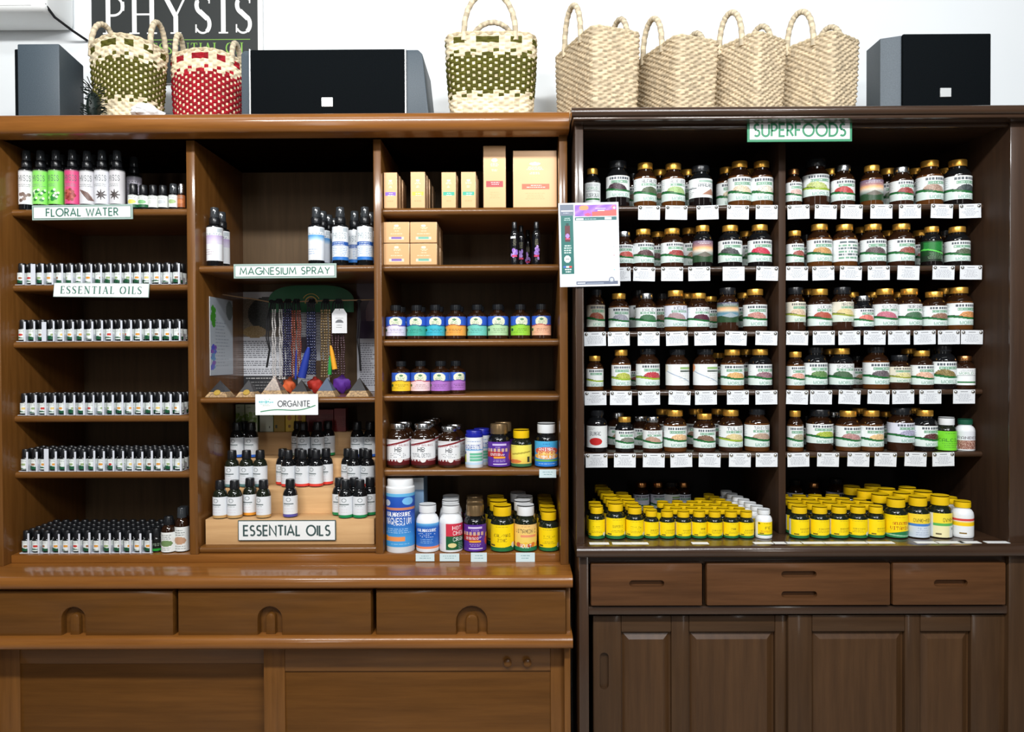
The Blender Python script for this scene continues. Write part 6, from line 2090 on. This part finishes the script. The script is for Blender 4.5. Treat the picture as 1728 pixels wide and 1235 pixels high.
m = MB(); m.art_flat(a.a, -w / 2 + .001, w / 2 - .001, -h + .001, -.001, -.0009, 'printed_label'); part('print', m, t)
m = MB()
for (xa, xb, za, zc) in ((-w / 2 - .0025, -w / 2, -h - .002, .003), (w / 2, w / 2 + .0025, -h - .002, .003), (-w / 2, w / 2, 0, .003), (-w / 2, w / 2, -h - .002, -h)):
    m.box(xa, xb, -.0012, .0008, za, zc, 'acrylic_strip')
part('sleeve_edge', m, t)
# ------------------------------------------------------------------ things on top of the units
LT, RT = l_top + .0004, r_top + .0004


def weave_basket(name, label, cx_, cy_, z0, half_w, half_d, rz, height, scale0, colf, stakes=40, rows=24, rimf=None, handles=(), bulge=.03, power=4.0):
    t = thing(name, label, 'basket', (cx_, cy_, z0), rz)
    n = 720
    ths = np.linspace(0, 2 * PI, n, endpoint=False) - PI / 2
    px_ = half_w * np.sign(np.cos(ths)) * np.abs(np.cos(ths)) ** (2 / power)
    py_ = half_d * np.sign(np.sin(ths)) * np.abs(np.sin(ths)) ** (2 / power)
    d = np.hypot(np.diff(np.append(px_, px_[0])), np.diff(np.append(py_, py_[0])))
    s = np.concatenate([[0], np.cumsum(d)])
    NU, NV = 4, 4
    nu, nv = stakes * NU, rows * NV
    u = np.arange(nu) / nu * s[-1]
    qx = np.interp(u, s, np.append(px_, px_[0])); qy = np.interp(u, s, np.append(py_, py_[0]))
    tx, ty = np.roll(qx, -1) - np.roll(qx, 1), np.roll(qy, -1) - np.roll(qy, 1)
    L = np.hypot(tx, ty); nx, ny = ty / L, -tx / L
    rs_ = np.random.RandomState(hash_(label))
    jit = rs_.rand(rows, stakes)
    V, F, Cc = [], [], []
    amp = .0034
    rim = np.array([rimf(i / nu) if rimf else 0.0 for i in range(nu)])
    for j in range(nv + 1):
        v = j / nv
        row = min(j // NV, rows - 1)
        sc = scale0 + (1 - scale0) * v + bulge * math.sin(PI * v)
        fr = (j % NV) / NV
        prof = math.sin(PI * fr) ** .7 if j % NV else 0.0
        su = np.arange(nu) / NU
        off = amp * (np.cos(PI * (su + row)) * .8 + .35 * (jit[row, (su.astype(int)) % stakes] - .5)) * prof + amp * .4 * prof
        z = (height + rim) * v + .0012 * np.sin(su * 1.7 + row)
        for i in range(nu):
            V.append((qx[i] * sc + nx[i] * off[i], qy[i] * sc + ny[i] * off[i], z[i]))
    for j in range(nv):
        row = j // NV
        for i in range(nu):
            i2 = (i + 1) % nu
            F.append((j * nu + i, j * nu + i2, (j + 1) * nu + i2, (j + 1) * nu + i))
            stake = int(((i + .5) / NU + .5)) % stakes
            c_ = colf(stake, rows - 1 - row, (i + 2) % NU, j % NV)
            k = .86 + .22 * jit[row, stake]
            Cc.append(tuple(min(255, q * k) for q in c_))
    m = MB(); m.add(V, F, 'straw', lin_np(np.array(Cc)).tolist())
    # inside skin and floor
    b = []
    inner = [(qx[i] * .95, qy[i] * .95, (height + rim[i]) * .995) for i in range(0, nu, 4)]
    low = [(qx[i] * .95 * scale0, qy[i] * .95 * scale0, .004) for i in range(0, nu, 4)]
    ni = len(inner)
    straw = tuple(lin_np(np.array((200, 172, 128))).tolist())
    m.add(inner + low, [(i, (i + 1) % ni, ni + (i + 1) % ni, ni + i)[::-1] for i in range(ni)] + [tuple(ni + i for i in range(ni))], 'straw', [straw] * (ni + 1))
    top0 = nv * nu
    part('body', m, t)
    m = MB()
    rp = [(qx[i] * .975, qy[i] * .975, height + rim[i]) for i in range(0, nu, 2)]
    m.tube(rp, .0052, 'straw', 6, closed=True, rf=lambda i, a: 1 + .2 * math.sin(i * 1.6 + a), cf=lambda i, a: tuple(lin_np(np.array((218, 200, 166)) * (.85 + .2 * ((i * 7) % 5) / 5)).tolist()))
    part('rim', m, t)
    for (ua, ub, hh, lean) in handles:
        ia, ib = int(ua * nu) % nu, int(ub * nu) % nu
        A_, B2 = Vector((qx[ia] * .97, qy[ia] * .97, height + rim[ia] - .02)), Vector((qx[ib] * .97, qy[ib] * .97, height + rim[ib] - .02))
        nrm = Vector((nx[ia] + nx[ib], ny[ia] + ny[ib], 0)).normalized()
        pts = []
        for k in range(33):
            f = k / 32
            an = PI * f
            p = A_.lerp(B2, .5 - .5 * math.cos(an) * (1 if abs(math.cos(an)) < .98 else 1))
            p = p + Vector((0, 0, 1)) * (hh + .02) * math.sin(an) ** .75 + nrm * lean * math.sin(an)
            pts.append(p)
        m = MB()
        m.tube(pts, .0078, 'straw', 10, rf=lambda i, a: 1 + .10 * math.sin(i * 2.4 + a), cf=lambda i, a: tuple(lin_np(np.array((222, 206, 176)) * (.80 + .22 * (.5 + .5 * math.sin(i * 2.4 + a)))).tolist()))
        part('handle', m, t)
    return t


CREAM, OLIVE, CRED = (230, 216, 184), (82, 80, 24), (150, 20, 34)


def patterned(colr, low=18):
    def f(stake, row, iu, jv):
        if row in (1, 2):
            return colr if (stake // 2) % 2 == 0 else CREAM
        if row in (5, 6):
            return colr if (stake + row) % 3 == 0 else CREAM
        if 6 < row < low:
            return CREAM if ((stake + row) % 2 == 0 and iu in (1, 2) and jv in (1, 2, 3)) else colr
        if row in (low, low + 1):
            return colr if (stake + row) % 3 == 0 else CREAM
        return CREAM
    return f


def natural(stake, row, iu, jv):
    return (206, 188, 158)


def px_basket(label, px0, px1, ptop, Y, z0, depth, rz, colf, handles, scale0, rim=None, stakes=40, power=4.0, rows=30):
    x0_, x1_ = X(px0, Y, 110), X(px1, Y, 110)
    w_ = (x1_ - x0_) / 2
    c_, s_ = abs(math.cos(rz)), abs(math.sin(rz))
    hw = w_ / (c_ + s_ * depth) if depth else w_
    k = .93 if rz and power > 3 else 1.0
    hw /= k
    h_ = Z(ptop, Y - .06, (px0 + px1) / 2) - z0
    return weave_basket('woven_basket', label, (x0_ + x1_) / 2, Y, z0, hw, hw * depth, rz, h_, scale0, colf, stakes, rows, rim, handles, power=power)


px_basket('green and cream checked woven basket leaning beside the small dark speaker', 147, 288, 68, 2.20, LT, .66, rad(-14), patterned(OLIVE), [(.66, .84, .085, .0), (.20, .34, .075, .0)], .78, lambda u: .012 * math.cos(4 * PI * (u - .02)), 46, 2.6)
px_basket('red and cream woven basket between green basket and long speaker', 290, 411, 88, 2.285, LT, .62, rad(8), patterned(CRED, 22), [(.66, .84, .075, .0), (.16, .32, .055, .0)], .86, lambda u: .010 * math.cos(4 * PI * (u - .02)), 46, 2.6)
px_basket('green and cream checked woven basket standing alone mid-top', 753.5, 905, 60, 2.17, LT, .62, 0.0, patterned(OLIVE), [(.90, .10, .112, .0), (.40, .60, .095, .0)], .84, None, 46, 4.0)
for (pcor, ptop, Yn, rzd, hw2, hd2, hl, sc0, lab) in ((1001, 42, 2.035, 22, .152, .255, (.105, .088), .90, 'standing across the joint of the two cabinets'), (1143, 58, 2.03, 22, .142, .25, (.092, .07), .86, 'second from the joint, leaning left of two others'),
                                                 (1279, 53, 2.035, 34, .128, .185, (.085, .075), .86, 'third from the joint, middle of the touching three'), (1405, 52, 2.04, 34, .134, .20, (.088, .075), .88, 'beside the right-hand speaker')):
    th = rad(rzd)
    hw, hd = hw2 / 2, hd2 / 2
    C = P(pcor, ptop, Yn)
    cx_ = C.x + hw * math.cos(th) - hd * math.sin(th)
    cy_ = Yn + hw * math.sin(th) + hd * math.cos(th)
    weave_basket('woven_basket', f'natural straw woven basket {lab}', cx_, cy_, LT if pcor == 1001 else RT, hw, hd, th, C.z - (LT if pcor == 1001 else RT), sc0, natural, 56, 34, None, [(.68, .82, hl[0], .0), (.18, .32, hl[1], .0)], .02, 9.0)


def speaker_thing(label, loc):
    return thing('speaker', label, 'speaker', loc)


# long centre speaker
Y = 2.085
xa, xb, xg0, xg1 = X(411, Y), X(726, Y), X(428, Y), X(688, Y)
xr = X(716, Y)
zt = Z(84.5, Y, 570)
cx_ = (xa + xb) / 2
t = speaker_thing('long black speaker lying on the brown cabinet with a square silver badge', (cx_, Y, LT))
m = MB()
m.prism([(xa - cx_, 0), (xb - cx_, 0), (xb - cx_, .035), (xr - cx_, zt - LT - .012), (xr - cx_ - .012, zt - LT), (xa - cx_ + .008, zt - LT), (xa - cx_, zt - LT - .008)], .0, .20, 'speaker_body', bev=.003)
part('cabinet', m, t)
m = MB(); m.box(xg0 - cx_, xg1 - cx_, -.010, .002, .004, zt - LT - .001, 'speaker_grille', .004)
g = part('grille', m, t)
for x_ in (xg0, xg1):
    m = MB(); m.box(x_ - cx_ - .0018, x_ - cx_ + .0018, -.0115, .0015, .003, zt - LT, 'badge_silver', .0005, 1); part('trim_strip', m, t, 'thin silver strip')
bx, bz = X(557, Y), Z(174.5, Y, 557) - LT
m = MB(); m.box(bx - cx_ - .0155, bx - cx_ + .0155, -.0125, -.0095, bz - .0125, bz + .0125, 'badge_silver', .0008, 1); part('badge', m, t, 'square silver badge')
# right speaker
Y = 2.06
x1s, xg, xe = X(1486, Y), X(1521, Y - .02), X(1669, Y - .02)
zt = Z(58.5, Y - .02, 1590)
cx_ = (x1s + xe) / 2
t = speaker_thing('black speaker with rounded left shoulder on the dark cabinet', (cx_, Y, RT))
m = MB()
hgt = zt - RT
m.prism([(x1s - cx_, .004), (xg - cx_, -.015), (xe - cx_, -.015), (xe - cx_, .15), (x1s - cx_ + .03, .15), (x1s - cx_, .085)], 0, hgt, 'speaker_body', axis='Z', bev=.0)
bm = None
part('cabinet', m, t)
m = MB(); m.box(xg - cx_, xe - cx_, -.026, -.014, .003, hgt + .001, 'speaker_grille', .004); part('grille', m, t)
bx, bz = X(1594, Y - .026), Z(156.5, Y - .026, 1594) - RT
m = MB(); m.box(bx - cx_ - .0145, bx - cx_ + .0145, -.0295, -.0255, bz - .012, bz + .012, 'badge_silver', .0008, 1); part('badge', m, t, 'square silver badge')
# left speaker, turned side-on
Y = 2.10
xa, xb = X(35, Y), X(106, Y)
zt = Z(73.5, Y, 70)
cx_ = (xa + xb) / 2
hgt = zt - LT
t = speaker_thing('dark grey speaker turned side-on at the left end of the brown cabinet', (cx_, Y, LT))
m = MB()
xbk = X(147, 2.26)
m.prism([(xa - cx_, 0), (xb - cx_, 0), (xbk - cx_, .16), (xa - cx_ + .01, .16)], 0, hgt, 'speaker_body', axis='Z', bev=.004)
part('cabinet', m, t)
m = MB(); m.box(xa - cx_ - .011, xa - cx_ + .001, .004, .15, .0, hgt - .012, 'speaker_grille', .004); part('grille', m, t)

# dark tinsel heap between speaker and basket
Y = 2.16
m = MB()
c = P(152, 150, Y)
rs_ = random.Random(6)
m.sphere((0, .02, .045), .024, 'tinsel', 12, 8, (.7, 1, 1.7))
for _ in range(130):
    z = rs_.random() * .10
    a_ = rs_.uniform(0, 2 * PI)
    p0 = Vector((.010 * math.cos(a_), .02 + .015 * math.sin(a_), z))
    d_ = Vector((math.cos(a_), math.sin(a_), rs_.uniform(-.4, .8))) * rs_.uniform(.014, .024)
    m.tube([p0, p0 + d_ * .5, p0 + d_], .0012, 'tinsel', 4)
o = single('tinsel_garland', m, 'dark green tinsel heap between the side-on speaker and the green basket', 'garland', (X(151, 2.055, 150), 2.055, LT + .012))
# crumpled white paper
m = MB()
bm = bmesh.new()
bmesh.ops.create_icosphere(bm, subdivisions=3, radius=1.0)
rs_ = np.random.RandomState(4)
for v in bm.verts:
    k = .8 + .35 * rs_.rand()
    v.co = Vector((v.co.x * .046 * k, v.co.y * .022 * k, max(0, v.co.z * .5 + .5 - .25 * (v.co.x + .4) ** 2) * .036 * (.85 + .3 * rs_.rand())))
m.bm(bm, 'paper_white')
single('paper_scrap', m.mesh('paper_scrap', smooth=False), 'crumpled white paper in front of the green and red baskets', 'paper', (X(255, 1.99), 1.99, LT))

# poster on the wall
Yp = YW - .012
x0_, x1_ = X(155, Yp, 50), X(443, Yp, 50)
z0_, z1_ = Z(140, Yp, 300), Z(-60, Yp, 300)
w, h = x1_ - x0_, z1_ - z0_
cx_ = (x0_ + x1_) / 2
t = thing('poster', 'black wall poster with large white title and green line of lettering', 'poster', (cx_, Yp, z0_))
m = MB(); m.box(-w / 2, w / 2, 0, .010, 0, h, 'poster_white', .001); part('board', m, t)
xi = X(435, Yp, 50) - cx_
m = MB(); m.box(-w / 2, xi, -.0012, .0004, 0.0, h - .014, 'poster_black'); part('panel', m, t)
m = MB()
zb_, zt_ = Z(57, Yp, 300) - z0_, Z(-6, Yp, 300) - z0_
L = zt_ - zb_
xs0, xs1 = X(176, Yp, 30) - cx_, X(426, Yp, 30) - cx_
lettering(m, 'PHYSIS', (xs0 + xs1) / 2, zb_, L, L * .125, -.0016, 'poster_white', glyphs=SERIF, gap=.20, width=xs1 - xs0)
part('title_lettering', m, t, 'white serif lettering')
m = MB()
zl = Z(67.5, Yp, 300) - z0_
m.box(X(195, Yp) - cx_, X(427, Yp) - cx_, -.0018, -.0010, zl - .001, zl + .001, 'poster_green')
zb_ = Z(91, Yp, 300) - z0_
L = Z(73, Yp, 300) - z0_ - zb_
xs0, xs1 = X(262, Yp) - cx_, X(420, Yp) - cx_
lettering(m, 'ESSENTIAL OIL', (xs0 + xs1) / 2, zb_, L, L * .13, -.0016, 'poster_green', glyphs=SERIF, gap=.14, width=xs1 - xs0)
part('subtitle_lettering', m, t, 'green serif lettering')

# corner of a wall air conditioner with its cable
Yq = YW - .16
xr_, zb_ = X(76, Yq, 20), Z(16, Yq, 40)
t = thing('air_conditioner', 'white air conditioner on the wall above the side-on speaker, mostly out of view', 'air conditioner', (xr_ - .4, YW - .08, zb_))
m = MB(); m.box(-.42, .4, -.08, .079, 0, .27, 'ac_plastic', .018, 4); part('casing', m, t)
m = MB(); m.box(-.38, .36, -.0815, -.07, .012, .05, 'ac_plastic', .003); part('louver', m, t)
m = MB(); m.tube([(.385, -.05, .05), (.394, -.07, .02), (.405, -.04, -.006), (.425, .02, -.022), (.44, .075, -.03)], .004, 'cord_black', 8); part('cable', m, t, 'short black cable')
